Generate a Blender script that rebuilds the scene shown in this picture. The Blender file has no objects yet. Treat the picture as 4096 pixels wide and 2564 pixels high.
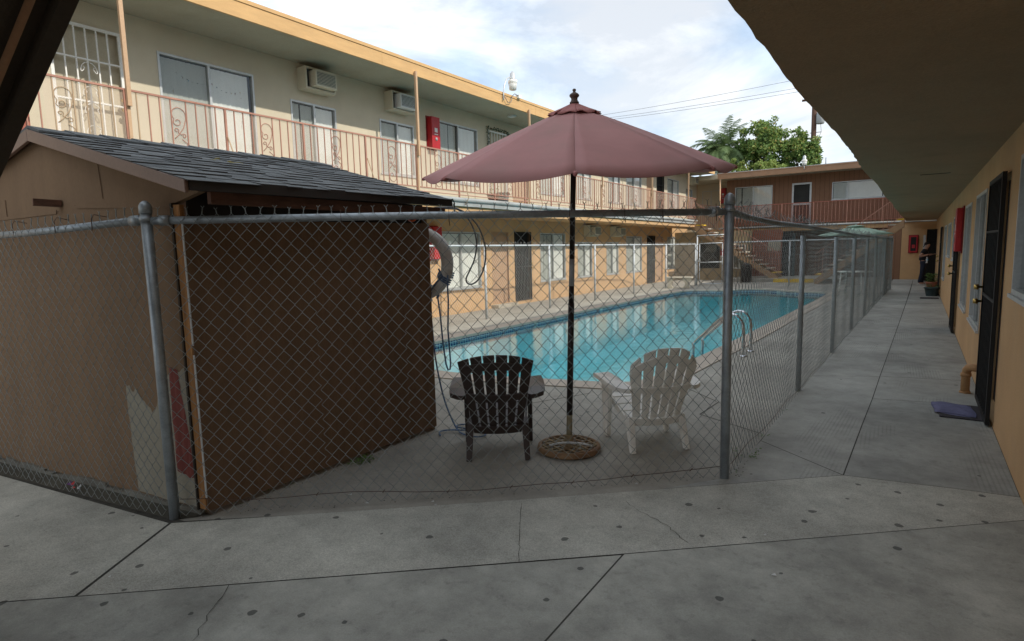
import bpy, bmesh, math, random
from mathutils import Vector, Matrix
random.seed(7)
C = bpy.context.scene.collection
PI = math.pi
sc = bpy.context.scene

# ------------------------------------------------------------------ camera
F_PX, W_PX = 2340.0, 4096.0
cd = bpy.data.cameras.new("camera"); cam = bpy.data.objects.new("camera", cd); C.objects.link(cam)
cd.sensor_width = 36; cd.lens = F_PX / W_PX * 36; cd.clip_start = 0.05; cd.clip_end = 600
Rm = Matrix(((0.82359534, -0.04690501, 0.56523502), (0.56666034, 0.11061042, -0.81649335), (-0.02422326, 0.99275639, 0.11767744)))
cam.matrix_world = Matrix.Translation((0, 0, 1.6)) @ Rm.to_4x4()
sc.camera = cam

# ------------------------------------------------------------------ world and sun
SUN_EL, SUN_AZ = math.radians(38), math.radians(92)
w = bpy.data.worlds.new("World"); sc.world = w; w.use_nodes = True
nt = w.node_tree; nt.nodes.clear()
def N(t, **k):
    n = nt.nodes.new(t)
    for a, b in k.items(): setattr(n, a, b)
    return n
sky = N('ShaderNodeTexSky', sky_type='NISHITA', sun_disc=False, sun_elevation=SUN_EL, sun_rotation=SUN_AZ)
sky.air_density = 1.0; sky.dust_density = 0.4; sky.ozone_density = 1.5
tc = N('ShaderNodeTexCoord'); mp = N('ShaderNodeMapping'); mp.inputs['Scale'].default_value = (1, 1, 2.6)
mp.inputs['Rotation'].default_value = (0.2, 0.1, 0.6)
n1 = N('ShaderNodeTexNoise'); n1.inputs['Scale'].default_value = 2.3; n1.inputs['Detail'].default_value = 9; n1.inputs['Roughness'].default_value = .6
n1.inputs['Distortion'].default_value = .5
cr = N('ShaderNodeValToRGB'); cr.color_ramp.elements[0].position = .40; cr.color_ramp.elements[1].position = .54
cr.color_ramp.elements[0].color = (.60, .60, .60, 1)
n2 = N('ShaderNodeTexNoise'); n2.inputs['Scale'].default_value = 3.5; n2.inputs['Detail'].default_value = 6
cr2 = N('ShaderNodeValToRGB'); cr2.color_ramp.elements[0].position = .36; cr2.color_ramp.elements[1].position = .60
cr2.color_ramp.elements[0].color = (7.0, 8.6, 10.6, 1); cr2.color_ramp.elements[1].color = (10.3, 10.5, 10.6, 1)
mx = N('ShaderNodeMix', data_type='RGBA'); bg = N('ShaderNodeBackground'); out = N('ShaderNodeOutputWorld')
bg.inputs['Strength'].default_value = 0.10
L = nt.links.new
L(tc.outputs['Generated'], mp.inputs['Vector']); L(mp.outputs[0], n1.inputs['Vector']); L(mp.outputs[0], n2.inputs['Vector'])
L(n1.outputs['Fac'], cr.inputs[0]); L(n2.outputs['Fac'], cr2.inputs[0])
L(cr.outputs[0], mx.inputs['Factor']); L(sky.outputs[0], mx.inputs['A']); L(cr2.outputs[0], mx.inputs['B'])
L(mx.outputs['Result'], bg.inputs['Color']); L(bg.outputs[0], out.inputs['Surface'])
sd = bpy.data.lights.new("sun", 'SUN'); sd.energy = 3.1; sd.angle = math.radians(0.8); sd.color = (1.0, .93, .82)
sun = bpy.data.objects.new("sun", sd); C.objects.link(sun)
sdir = Vector((math.sin(SUN_AZ) * math.cos(SUN_EL), math.cos(SUN_AZ) * math.cos(SUN_EL), math.sin(SUN_EL)))
sun.rotation_euler = sdir.to_track_quat('Z', 'Y').to_euler(); sun.location = (20, 0, 20)
sc.view_settings.view_transform = 'Standard'; sc.view_settings.look = 'None'; sc.view_settings.exposure = 0.25; sc.view_settings.gamma = 1
sc.cycles.max_bounces = 8; sc.cycles.transparent_max_bounces = 24

# ------------------------------------------------------------------ materials
MATS = {}
def lin(c): return tuple((x / 12.92 if x <= .04045 else ((x + .055) / 1.055) ** 2.4) for x in c)
def newmat(name):
    m = bpy.data.materials.new(name); m.use_nodes = True; t = m.node_tree; t.nodes.clear()
    o = t.nodes.new('ShaderNodeOutputMaterial'); return m, t, o
def nn(t, ty, ins=None, **k):
    n = t.nodes.new(ty)
    for a, b in k.items(): setattr(n, a, b)
    for a, b in (ins or {}).items(): n.inputs[a].default_value = b
    return n
def mat(name, col, rough=.8, metal=0., var=.2, scale=3., grain=.08, gscale=60., bump=.0, bscale=40., spec=.4, dirt=None, damt=.5, dscale=1.5, streak=None, groove=None, trans=None, coat=0):
    """base colour times low-frequency variation and fine grain; optional dirt colour blotches; optional stretched streaks; optional grooves"""
    m, t, o = newmat(name); l = t.links.new
    b = nn(t, 'ShaderNodeBsdfPrincipled'); b.inputs['Roughness'].default_value = rough; b.inputs['Metallic'].default_value = metal
    b.inputs['Specular IOR Level'].default_value = spec; b.inputs['Coat Weight'].default_value = coat
    tc = nn(t, 'ShaderNodeTexCoord'); vec = tc.outputs['Object']
    if streak:
        mp = nn(t, 'ShaderNodeMapping', {'Scale': streak}); l(vec, mp.inputs[0]); svec = mp.outputs[0]
    else: svec = vec
    a = nn(t, 'ShaderNodeTexNoise', {'Scale': scale, 'Detail': 6., 'Roughness': .6}); l(svec, a.inputs['Vector'])
    ar = nn(t, 'ShaderNodeMapRange', {'From Min': .25, 'From Max': .75, 'To Min': 1 - var, 'To Max': 1 + var}); l(a.outputs['Fac'], ar.inputs['Value'])
    g = nn(t, 'ShaderNodeTexNoise', {'Scale': gscale, 'Detail': 3.}); l(svec if streak else vec, g.inputs['Vector'])
    gr = nn(t, 'ShaderNodeMapRange', {'From Min': .25, 'From Max': .75, 'To Min': 1 - grain, 'To Max': 1 + grain}); l(g.outputs['Fac'], gr.inputs['Value'])
    mu = nn(t, 'ShaderNodeMath', operation='MULTIPLY'); l(ar.outputs[0], mu.inputs[0]); l(gr.outputs[0], mu.inputs[1])
    vm = nn(t, 'ShaderNodeVectorMath', operation='SCALE'); vm.inputs[0].default_value = col[:3]; l(mu.outputs[0], vm.inputs['Scale'])
    cur = vm.outputs[0]
    if dirt:
        d = nn(t, 'ShaderNodeTexNoise', {'Scale': dscale, 'Detail': 8., 'Roughness': .65}); l(svec, d.inputs['Vector'])
        dr = nn(t, 'ShaderNodeMapRange', {'From Min': .48, 'From Max': .72, 'To Min': 0., 'To Max': damt}); l(d.outputs['Fac'], dr.inputs['Value'])
        mx = nn(t, 'ShaderNodeMix', data_type='RGBA'); l(dr.outputs[0], mx.inputs['Factor']); l(cur, mx.inputs['A']); mx.inputs['B'].default_value = (*dirt, 1)
        cur = mx.outputs['Result']
    hgt = None
    if groove:   # (axis index, period, width)
        ax, per, wd = groove
        sx = nn(t, 'ShaderNodeSeparateXYZ'); l(vec, sx.inputs[0])
        dv = nn(t, 'ShaderNodeMath', operation='DIVIDE'); l(sx.outputs[ax], dv.inputs[0]); dv.inputs[1].default_value = per
        fr = nn(t, 'ShaderNodeMath', operation='FRACT'); l(dv.outputs[0], fr.inputs[0])
        lt = nn(t, 'ShaderNodeMath', operation='LESS_THAN'); l(fr.outputs[0], lt.inputs[0]); lt.inputs[1].default_value = wd / per
        mx = nn(t, 'ShaderNodeMix', data_type='RGBA'); l(lt.outputs[0], mx.inputs['Factor']); l(cur, mx.inputs['A']); mx.inputs['B'].default_value = (*[c * .35 for c in col[:3]], 1)
        cur = mx.outputs['Result']
    l(cur, b.inputs['Base Color'])
    if bump:
        bn = nn(t, 'ShaderNodeTexNoise', {'Scale': bscale, 'Detail': 4.}); l(vec, bn.inputs['Vector'])
        bp = nn(t, 'ShaderNodeBump', {'Strength': bump, 'Distance': .01}); l(bn.outputs['Fac'], bp.inputs['Height']); l(bp.outputs[0], b.inputs['Normal'])
    if trans:
        tr = nn(t, 'ShaderNodeBsdfTranslucent'); tr.inputs['Color'].default_value = (*[min(1, c * 1.3) for c in col[:3]], 1)
        ms = nn(t, 'ShaderNodeMixShader', {'Fac': trans}); l(b.outputs[0], ms.inputs[1]); l(tr.outputs[0], ms.inputs[2]); l(ms.outputs[0], o.inputs[0])
    else: l(b.outputs[0], o.inputs[0])
    MATS[name] = m; return m
M = MATS
mat('stucco_tan', (.55, .35, .18), .92, var=.12, scale=1.2, grain=.1, gscale=90, bump=.5, bscale=110, dirt=(.40, .30, .2), damt=.35)
mat('stucco_cream', (.58, .52, .395), .92, var=.08, scale=1.0, grain=.05, gscale=90, bump=.4, bscale=110, dirt=(.46, .40, .3), damt=.3)
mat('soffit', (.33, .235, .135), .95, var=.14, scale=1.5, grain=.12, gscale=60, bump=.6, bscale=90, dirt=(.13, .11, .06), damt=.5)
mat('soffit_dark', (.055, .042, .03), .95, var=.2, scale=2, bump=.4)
mat('soffit_upper', (.40, .36, .27), .95, var=.1, scale=1.0, bump=.3, bscale=90, dirt=(.3, .26, .18), damt=.4)
mat('fascia_orange', (.58, .36, .16), .75, var=.12, scale=2, streak=(6, 1, 6), dirt=(.42, .26, .13), damt=.4)
mat('fascia_brown', (.33, .19, .11), .75, var=.12, scale=2, dirt=(.2, .12, .08), damt=.3)
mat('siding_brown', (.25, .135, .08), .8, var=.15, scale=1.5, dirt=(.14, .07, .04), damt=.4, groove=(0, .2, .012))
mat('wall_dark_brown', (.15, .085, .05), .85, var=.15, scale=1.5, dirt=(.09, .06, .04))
mat('siding_red', (.22, .09, .06), .8, var=.15, scale=1.5)
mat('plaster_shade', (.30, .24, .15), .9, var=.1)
mat('rail_rust', (.40, .20, .145), .6, var=.15, scale=5, dirt=(.25, .12, .08))
mat('rail_tan', (.42, .30, .19), .6, var=.12, scale=5)
mat('rail_red', (.33, .11, .075), .6, var=.15, scale=5)
mat('post_tan', (.50, .33, .2), .6, var=.1, scale=4)
mat('gutter_grey', (.36, .38, .38), .6, var=.2, scale=2, dirt=(.2, .2, .19), damt=.6, bump=.2)
mat('galv', (.34, .375, .40), .42, metal=.4, var=.2, scale=14, grain=.12, gscale=120, dirt=(.16, .17, .17), damt=.5, dscale=6)
mat('galv_white', (.52, .55, .57), .5, metal=.1, var=.12, scale=6)
mat('mesh_wire', (.27, .295, .29), .5, metal=.35, var=.2, scale=8)
mat('mesh_dark', (.10, .11, .11), .5, metal=.5, var=.3, scale=8)
mat('mesh_far', (.60, .60, .58), .5, metal=.2, var=.1, scale=8)
mat('rust_wire', (.10, .06, .045), .8, var=.3, scale=20)
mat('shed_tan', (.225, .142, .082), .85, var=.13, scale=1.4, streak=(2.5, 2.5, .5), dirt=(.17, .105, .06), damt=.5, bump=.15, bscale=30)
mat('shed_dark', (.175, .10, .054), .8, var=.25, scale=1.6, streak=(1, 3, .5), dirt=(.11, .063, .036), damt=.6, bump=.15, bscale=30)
mat('drip_brown', (.21, .13, .10), .42, var=.12, scale=4, spec=.5)
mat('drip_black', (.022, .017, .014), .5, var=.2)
mat('wood_raw', (.42, .20, .07), .7, var=.3, scale=3, streak=(9, 9, 1), gscale=30, grain=.2, dirt=(.16, .075, .03), damt=.7, dscale=5)
mat('wood_red', (.14, .065, .04), .75, var=.35, scale=3, streak=(9, 2, 9), dirt=(.05, .03, .02), damt=.7, dscale=4)
mat('paint_white', (.62, .63, .62), .6, var=.1)
mat('patch_grey', (.33, .30, .235), .85, var=.08, scale=2, dirt=(.22, .19, .14), damt=.3)
mat('patch_red', (.21, .045, .035), .8, var=.25, scale=4, streak=(8, 8, 1), dirt=(.30, .2, .15), damt=.35, dscale=4)
mat('cement', (.20, .19, .16), .95, var=.3, scale=6, dirt=(.10, .09, .07), damt=.7, bump=.5, bscale=40)
mat('shingle_a', (.145, .155, .158), .95, var=.25, scale=6, grain=.3, gscale=220, bump=.6, bscale=300)
mat('shingle_b', (.17, .18, .184), .95, var=.25, scale=6, grain=.3, gscale=220, bump=.6, bscale=300)
mat('shingle_c', (.12, .128, .132), .95, var=.25, scale=6, grain=.3, gscale=220, bump=.6, bscale=300)
mat('maroon', (.50, .255, .245), .8, var=.14, scale=2.5, grain=.04, gscale=300, dirt=(.36, .25, .22), damt=.5, dscale=2.0, spec=.3, trans=.2)
mat('maroon_dark', (.40, .16, .15), .8, var=.12, scale=4, trans=.1)
mat('finial', (.085, .05, .04), .6, var=.2, scale=20)
mat('pole_dark', (.022, .016, .014), .4, var=.08, scale=6)
mat('pole_cream', (.26, .22, .13), .6, var=.2, scale=8, dirt=(.10, .05, .02), damt=.8, dscale=9)
mat('rust_cream', (.30, .23, .13), .75, var=.3, scale=12, dirt=(.20, .09, .035), damt=1., dscale=8)
mat('rust_rim', (.25, .15, .075), .7, var=.3, scale=10, dirt=(.14, .06, .025), damt=.8, dscale=7)
mat('plastic_brown', (.04, .025, .021), .42, var=.15, scale=6, spec=.5)
mat('plastic_white', (.86, .84, .78), .42, var=.08, scale=5, dirt=(.6, .54, .44), damt=.4, dscale=4, spec=.5)
mat('ring_white', (.62, .60, .56), .7, var=.15, scale=5, dirt=(.35, .28, .2), damt=.6, dscale=7)
mat('rope', (.12, .18, .28), .9, var=.6, scale=60, grain=.4, gscale=150)
mat('hose_grey', (.10, .103, .108), .35, var=.2, spec=.6)
mat('orange', (.75, .12, .02), .5, var=.05)
mat('steel', (.62, .64, .66), .22, metal=1., var=.1, scale=10)
mat('alu', (.50, .52, .52), .45, metal=.4, var=.1, scale=8)
mat('white_metal', (.78, .78, .74), .5, var=.06, scale=5)
mat('door_tan', (.40, .255, .155), .7, var=.08, scale=2)
mat('door_cream', (.50, .45, .34), .8, var=.08, scale=2)
mat('black_metal', (.010, .010, .010), .7, var=.2)
mat('interior', (.04, .042, .04), .9, var=.2)
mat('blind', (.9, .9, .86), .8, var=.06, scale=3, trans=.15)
mat('blind_shade', (.40, .41, .37), .8, var=.08, scale=3, trans=.15)  # darker copy of blind, shade of sheltered windows put into the colour
mat('red_box', (.42, .012, .018), .45, var=.12, scale=6, spec=.5)
mat('red_dark', (.20, .008, .012), .5, var=.1)
mat('label_white', (.7, .7, .68), .7, var=.05)
mat('brass', (.60, .42, .14), .3, metal=1., var=.1)
mat('pipe_tan', (.42, .24, .11), .7, var=.12, scale=8, dirt=(.25, .15, .08), damt=.5)
mat('mat_dark', (.045, .04, .045), .95, var=.2, scale=20)
mat('towel', (.15, .15, .26), .95, var=.2, scale=14, grain=.2, gscale=200)
mat('terracotta', (.42, .16, .10), .8, var=.12, scale=8)
mat('pot_teal', (.04, .065, .07), .5, var=.1, scale=8)
mat('soil', (.04, .03, .02), 1., var=.3)
mat('leaf', (.12, .21, .055), .6, var=.35, scale=2, trans=.3)
mat('leaf_light', (.27, .35, .10), .6, var=.35, scale=2, trans=.35)
mat('leaf_gold', (.32, .26, .08), .6, var=.3, scale=2, trans=.35)
mat('leaf_palm', (.15, .22, .09), .5, var=.3, scale=2, trans=.3)
mat('bark', (.10, .07, .05), .9, var=.3, scale=6, bump=.5)
mat('pole_wood', (.085, .045, .03), .9, var=.2, scale=3)
mat('transformer', (.35, .37, .38), .5, var=.1)
mat('wire_black', (.14, .14, .15), .6, var=.1)
mat('bench_stone', (.56, .52, .42), .9, var=.12, scale=8, bump=.4, dirt=(.35, .31, .22), damt=.5)
mat('bin_black', (.015, .015, .016), .55, var=.2)
mat('yellow_paint', (.72, .48, .03), .7, var=.15, scale=6, dirt=(.4, .3, .1), damt=.5)
mat('tread', (.50, .46, .38), .8, var=.15, scale=6)
mat('stringer', (.36, .23, .13), .75, var=.12, scale=3)
mat('umb_green', (.42, .56, .46), .8, var=.06, trans=.25)
mat('skin', (.36, .2, .14), .6, var=.05)
mat('shirt_black', (.012, .012, .014), .95, var=.2)
mat('jeans', (.015, .02, .035), .95, var=.2)
mat('hair', (.01, .008, .007), .7, var=.2)
mat('cloth_white', (.7, .72, .74), .9, var=.1)
mat('cloth_blue', (.1, .4, .6), .9, var=.1)
mat('shoe', (.4, .38, .36), .8, var=.1)
mat('lamp_metal', (.55, .57, .58), .4, metal=.4, var=.1)
mat('lamp_glass', (.72, .73, .70), .35, var=.04, trans=.3)
mat('roof_gravel', (.3, .3, .29), .95, var=.2)
mat('earth', (.10, .09, .07), 1., var=.3)
mat('litter_purple', (.16, .05, .22), .5, var=.4, scale=40)
mat('litter_red', (.6, .04, .05), .5, var=.1)
mat('garland', (.02, .06, .03), .9, var=.4, scale=30)
mat('grille_dark', (.10, .105, .095), .7, var=.1)
mat('ac_cream', (.56, .52, .40), .6, var=.06)
mat('ac_white', (.66, .67, .66), .5, var=.06)
mat('tile_line', (.55, .62, .60), .4, var=.1)
mat('gutter_dirt', (.10, .095, .075), .9, var=.3, scale=5, dirt=(.04, .04, .03), damt=.7)
mat('joint_dark', (.06, .058, .05), 1., var=.4, scale=20)

def concrete(name, col, gum=.0, speck=.12, stain=.35, broom=0):
    m, t, o = newmat(name); l = t.links.new
    b = nn(t, 'ShaderNodeBsdfPrincipled'); b.inputs['Roughness'].default_value = .82; b.inputs['Specular IOR Level'].default_value = .35
    tc = nn(t, 'ShaderNodeTexCoord'); vec = tc.outputs['Object']
    def noise(s, lo, hi, a, z, det=6., ro=.6):
        n = nn(t, 'ShaderNodeTexNoise', {'Scale': s, 'Detail': det, 'Roughness': ro}); l(vec, n.inputs['Vector'])
        r = nn(t, 'ShaderNodeMapRange', {'From Min': lo, 'From Max': hi, 'To Min': a, 'To Max': z}); l(n.outputs['Fac'], r.inputs['Value']); return r.outputs[0], n
    v1, _ = noise(.9, .3, .7, 1 - stain * .5, 1 + stain * .4)
    v2, _ = noise(5, .35, .75, 1 + stain * .22, 1 - stain * .38, 9., .68)
    v3, n3 = noise(150, .3, .7, 1 - speck, 1 + speck, 2.)
    v4, _ = noise(14, .55, .75, 1., 1 - stain * .4, 5., .7)
    mu = None
    for v in (v1, v2, v3, v4):
        if mu is None: mu = v
        else:
            q = nn(t, 'ShaderNodeMath', operation='MULTIPLY'); l(mu, q.inputs[0]); l(v, q.inputs[1]); mu = q.outputs[0]
    if broom:
        mp = nn(t, 'ShaderNodeMapping', {'Scale': (1., .3, 1.), 'Rotation': (0, 0, broom)}); l(vec, mp.inputs[0])
        wv = nn(t, 'ShaderNodeTexWave', {'Scale': 11., 'Distortion': .6, 'Detail': 1., 'Detail Scale': 1.5}, wave_type='BANDS', bands_direction='X'); l(mp.outputs[0], wv.inputs['Vector'])
        mk = nn(t, 'ShaderNodeTexNoise', {'Scale': 2.2, 'Detail': 2.}); l(mp.outputs[0], mk.inputs['Vector'])
        mr = nn(t, 'ShaderNodeMapRange', {'From Min': .54, 'From Max': .60}); l(mk.outputs['Fac'], mr.inputs['Value'])
        wr = nn(t, 'ShaderNodeMapRange', {'From Min': .1, 'From Max': .5, 'To Min': -.13, 'To Max': .02}); l(wv.outputs['Fac'], wr.inputs['Value'])
        mm = nn(t, 'ShaderNodeMath', operation='MULTIPLY_ADD'); l(wr.outputs[0], mm.inputs[0]); l(mr.outputs[0], mm.inputs[1]); mm.inputs[2].default_value = 1.
        q = nn(t, 'ShaderNodeMath', operation='MULTIPLY'); l(mu, q.inputs[0]); l(mm.outputs[0], q.inputs[1]); mu = q.outputs[0]
    vm = nn(t, 'ShaderNodeVectorMath', operation='SCALE'); vm.inputs[0].default_value = col; l(mu, vm.inputs['Scale']); cur = vm.outputs[0]
    if gum:
        # small trodden-in gum spots: jittered voronoi cells, only some of them occupied
        ns = nn(t, 'ShaderNodeTexNoise', {'Scale': 30., 'Detail': 1.}); l(vec, ns.inputs['Vector'])
        ad = nn(t, 'ShaderNodeVectorMath', operation='MULTIPLY_ADD'); l(ns.outputs['Color'], ad.inputs[0]); ad.inputs[1].default_value = (.022, .022, 0); l(vec, ad.inputs[2])
        fl = nn(t, 'ShaderNodeVectorMath', operation='MULTIPLY'); l(ad.outputs[0], fl.inputs[0]); fl.inputs[1].default_value = (1, 1, 0)
        vo = nn(t, 'ShaderNodeTexVoronoi', {'Scale': 4.6, 'Randomness': 1.}, voronoi_dimensions='2D'); l(fl.outputs[0], vo.inputs['Vector'])
        sx = nn(t, 'ShaderNodeSeparateColor'); l(vo.outputs['Color'], sx.inputs[0])
        occ = nn(t, 'ShaderNodeMapRange', {'From Min': 1 - gum, 'From Max': 1., 'To Min': .045, 'To Max': .11}); l(sx.outputs[0], occ.inputs['Value'])
        gt = nn(t, 'ShaderNodeMath', operation='GREATER_THAN'); l(sx.outputs[0], gt.inputs[0]); gt.inputs[1].default_value = 1 - gum
        df = nn(t, 'ShaderNodeMath', operation='SUBTRACT'); l(occ.outputs[0], df.inputs[0]); l(vo.outputs['Distance'], df.inputs[1])
        ed = nn(t, 'ShaderNodeMapRange', {'From Min': 0., 'From Max': .012, 'To Min': 0., 'To Max': .72}); l(df.outputs[0], ed.inputs['Value'])
        f = nn(t, 'ShaderNodeMath', operation='MULTIPLY'); l(ed.outputs[0], f.inputs[0]); l(gt.outputs[0], f.inputs[1])
        mx = nn(t, 'ShaderNodeMix', data_type='RGBA'); l(f.outputs[0], mx.inputs['Factor']); l(cur, mx.inputs['A']); mx.inputs['B'].default_value = (.035, .038, .037, 1)
        cur = mx.outputs['Result']
    l(cur, b.inputs['Base Color'])
    bp = nn(t, 'ShaderNodeBump', {'Strength': .35, 'Distance': .004}); l(n3.outputs['Fac'], bp.inputs['Height']); l(bp.outputs[0], b.inputs['Normal'])
    l(b.outputs[0], o.inputs[0]); MATS[name] = m
concrete('conc_front', (.385, .385, .345), gum=.15, speck=.09, stain=.75)
concrete('conc_mid', (.44, .435, .385), gum=.30, speck=.24, stain=.55)
concrete('conc_walk', (.35, .352, .325), gum=.05, speck=.06, stain=.5, broom=.12)
concrete('conc_walk2', (.32, .324, .30), gum=.04, speck=.06, stain=.6, broom=-.1)
concrete('conc_deck', (.34, .325, .285), gum=.05, speck=.08, stain=.45)
concrete('conc_bright', (.46, .42, .34), gum=0, speck=.06, stain=.25)
concrete('coping', (.46, .40, .335), gum=0, speck=.1, stain=.2)

# expanded-metal lattice and glass, screen, water
def alpha_lattice(name, col, sx, sz, thick, ax='Y'):
    m, t, o = newmat(name); l = t.links.new
    tc = nn(t, 'ShaderNodeTexCoord'); s = nn(t, 'ShaderNodeSeparateXYZ'); l(tc.outputs['Object'], s.inputs[0])
    def wave(sign):
        a = nn(t, 'ShaderNodeMath', operation='MULTIPLY'); l(s.outputs[ax], a.inputs[0]); a.inputs[1].default_value = 1 / sx
        b = nn(t, 'ShaderNodeMath', operation='MULTIPLY_ADD'); l(s.outputs['Z'], b.inputs[0]); b.inputs[1].default_value = sign / sz; l(a.outputs[0], b.inputs[2])
        f = nn(t, 'ShaderNodeMath', operation='FRACT'); l(b.outputs[0], f.inputs[0])
        g = nn(t, 'ShaderNodeMath', operation='LESS_THAN'); l(f.outputs[0], g.inputs[0]); g.inputs[1].default_value = thick; return g.outputs[0]
    mxx = nn(t, 'ShaderNodeMath', operation='MAXIMUM'); l(wave(1), mxx.inputs[0]); l(wave(-1), mxx.inputs[1])
    p = nn(t, 'ShaderNodeBsdfDiffuse'); p.inputs['Color'].default_value = (*col, 1)
    tr = nn(t, 'ShaderNodeBsdfTransparent'); ms = nn(t, 'ShaderNodeMixShader')
    l(mxx.outputs[0], ms.inputs[0]); l(tr.outputs[0], ms.inputs[1]); l(p.outputs[0], ms.inputs[2]); l(ms.outputs[0], o.inputs[0]); MATS[name] = m
alpha_lattice('lattice_cream', (.62, .50, .40), .034, .017, .17)
alpha_lattice('lattice_rust', (.24, .10, .075), .03, .03, .22, 'X')
def schlick(t, r0, r1, p, nrm=None):
    # reflectance from the angle to the surface, the same from both sides
    l = t.links.new; g = nn(t, 'ShaderNodeNewGeometry'); d = nn(t, 'ShaderNodeVectorMath', operation='DOT_PRODUCT'); l(g.outputs['Incoming'], d.inputs[0]); l(nrm if nrm else g.outputs['Normal'], d.inputs[1])
    a = nn(t, 'ShaderNodeMath', operation='ABSOLUTE'); l(d.outputs['Value'], a.inputs[0]); b = nn(t, 'ShaderNodeMath', operation='SUBTRACT', use_clamp=True); b.inputs[0].default_value = 1.; l(a.outputs[0], b.inputs[1])
    c = nn(t, 'ShaderNodeMath', operation='POWER'); l(b.outputs[0], c.inputs[0]); c.inputs[1].default_value = p
    e = nn(t, 'ShaderNodeMath', operation='MULTIPLY_ADD', use_clamp=True); l(c.outputs[0], e.inputs[0]); e.inputs[1].default_value = r1; e.inputs[2].default_value = r0; return e.outputs[0]
def glassmat(name, tint, r0, r1):
    m, t, o = newmat(name); l = t.links.new
    tr = nn(t, 'ShaderNodeBsdfTransparent'); tr.inputs[0].default_value = (*tint, 1)
    gl = nn(t, 'ShaderNodeBsdfGlossy'); gl.inputs['Roughness'].default_value = .03
    ms = nn(t, 'ShaderNodeMixShader'); l(schlick(t, r0, r1, 4.), ms.inputs[0]); l(tr.outputs[0], ms.inputs[1]); l(gl.outputs[0], ms.inputs[2]); l(ms.outputs[0], o.inputs[0]); MATS[name] = m
glassmat('glass', (.93, .95, .94), .07, .8)
glassmat('screen', (.76, .77, .76), .01, .1)
def watermat():
    m, t, o = newmat('water'); l = t.links.new
    tc = nn(t, 'ShaderNodeTexCoord'); mp = nn(t, 'ShaderNodeMapping', {'Scale': (1.6, .9, 1)}); l(tc.outputs['Object'], mp.inputs[0])
    a = nn(t, 'ShaderNodeTexNoise', {'Scale': 3.4, 'Detail': 4., 'Distortion': .8}); l(mp.outputs[0], a.inputs['Vector'])
    bp = nn(t, 'ShaderNodeBump', {'Strength': .10, 'Distance': .05}); l(a.outputs['Fac'], bp.inputs['Height'])
    fac = schlick(t, .03, 1.0, 3.7, bp.outputs[0])
    tr = nn(t, 'ShaderNodeBsdfTransparent'); tr.inputs[0].default_value = (.52, .92, .97, 1)
    lp = nn(t, 'ShaderNodeBsdfGlossy', {'Roughness': .03}); l(bp.outputs[0], lp.inputs['Normal'])
    ms = nn(t, 'ShaderNodeMixShader'); l(fac, ms.inputs[0]); l(tr.outputs[0], ms.inputs[1]); l(lp.outputs[0], ms.inputs[2]); l(ms.outputs[0], o.inputs[0])
    MATS['water'] = m
watermat()
mat('pool_plaster', (.44, .96, .99), .7, var=.08, scale=1.2)
def tilemat():
    m, t, o = newmat('tile_blue'); l = t.links.new
    b = nn(t, 'ShaderNodeBsdfPrincipled', {'Roughness': .25}); tc = nn(t, 'ShaderNodeTexCoord')
    br = nn(t, 'ShaderNodeTexBrick', {'Scale': 1., 'Brick Width': .075, 'Row Height': .075, 'Mortar Size': .009, 'Color1': (.012, .025, .12, 1), 'Color2': (.03, .06, .2, 1), 'Mortar': (.5, .55, .58, 1)}, offset=0)
    s = nn(t, 'ShaderNodeSeparateXYZ'); l(tc.outputs['Object'], s.inputs[0])
    ad = nn(t, 'ShaderNodeMath', operation='ADD'); l(s.outputs['X'], ad.inputs[0]); l(s.outputs['Y'], ad.inputs[1])
    cb = nn(t, 'ShaderNodeCombineXYZ'); l(ad.outputs[0], cb.inputs[0]); l(s.outputs['Z'], cb.inputs[1]); l(cb.outputs[0], br.inputs['Vector'])
    l(br.outputs['Color'], b.inputs['Base Color']); l(b.outputs[0], o.inputs[0]); MATS['tile_blue'] = m
tilemat()

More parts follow.
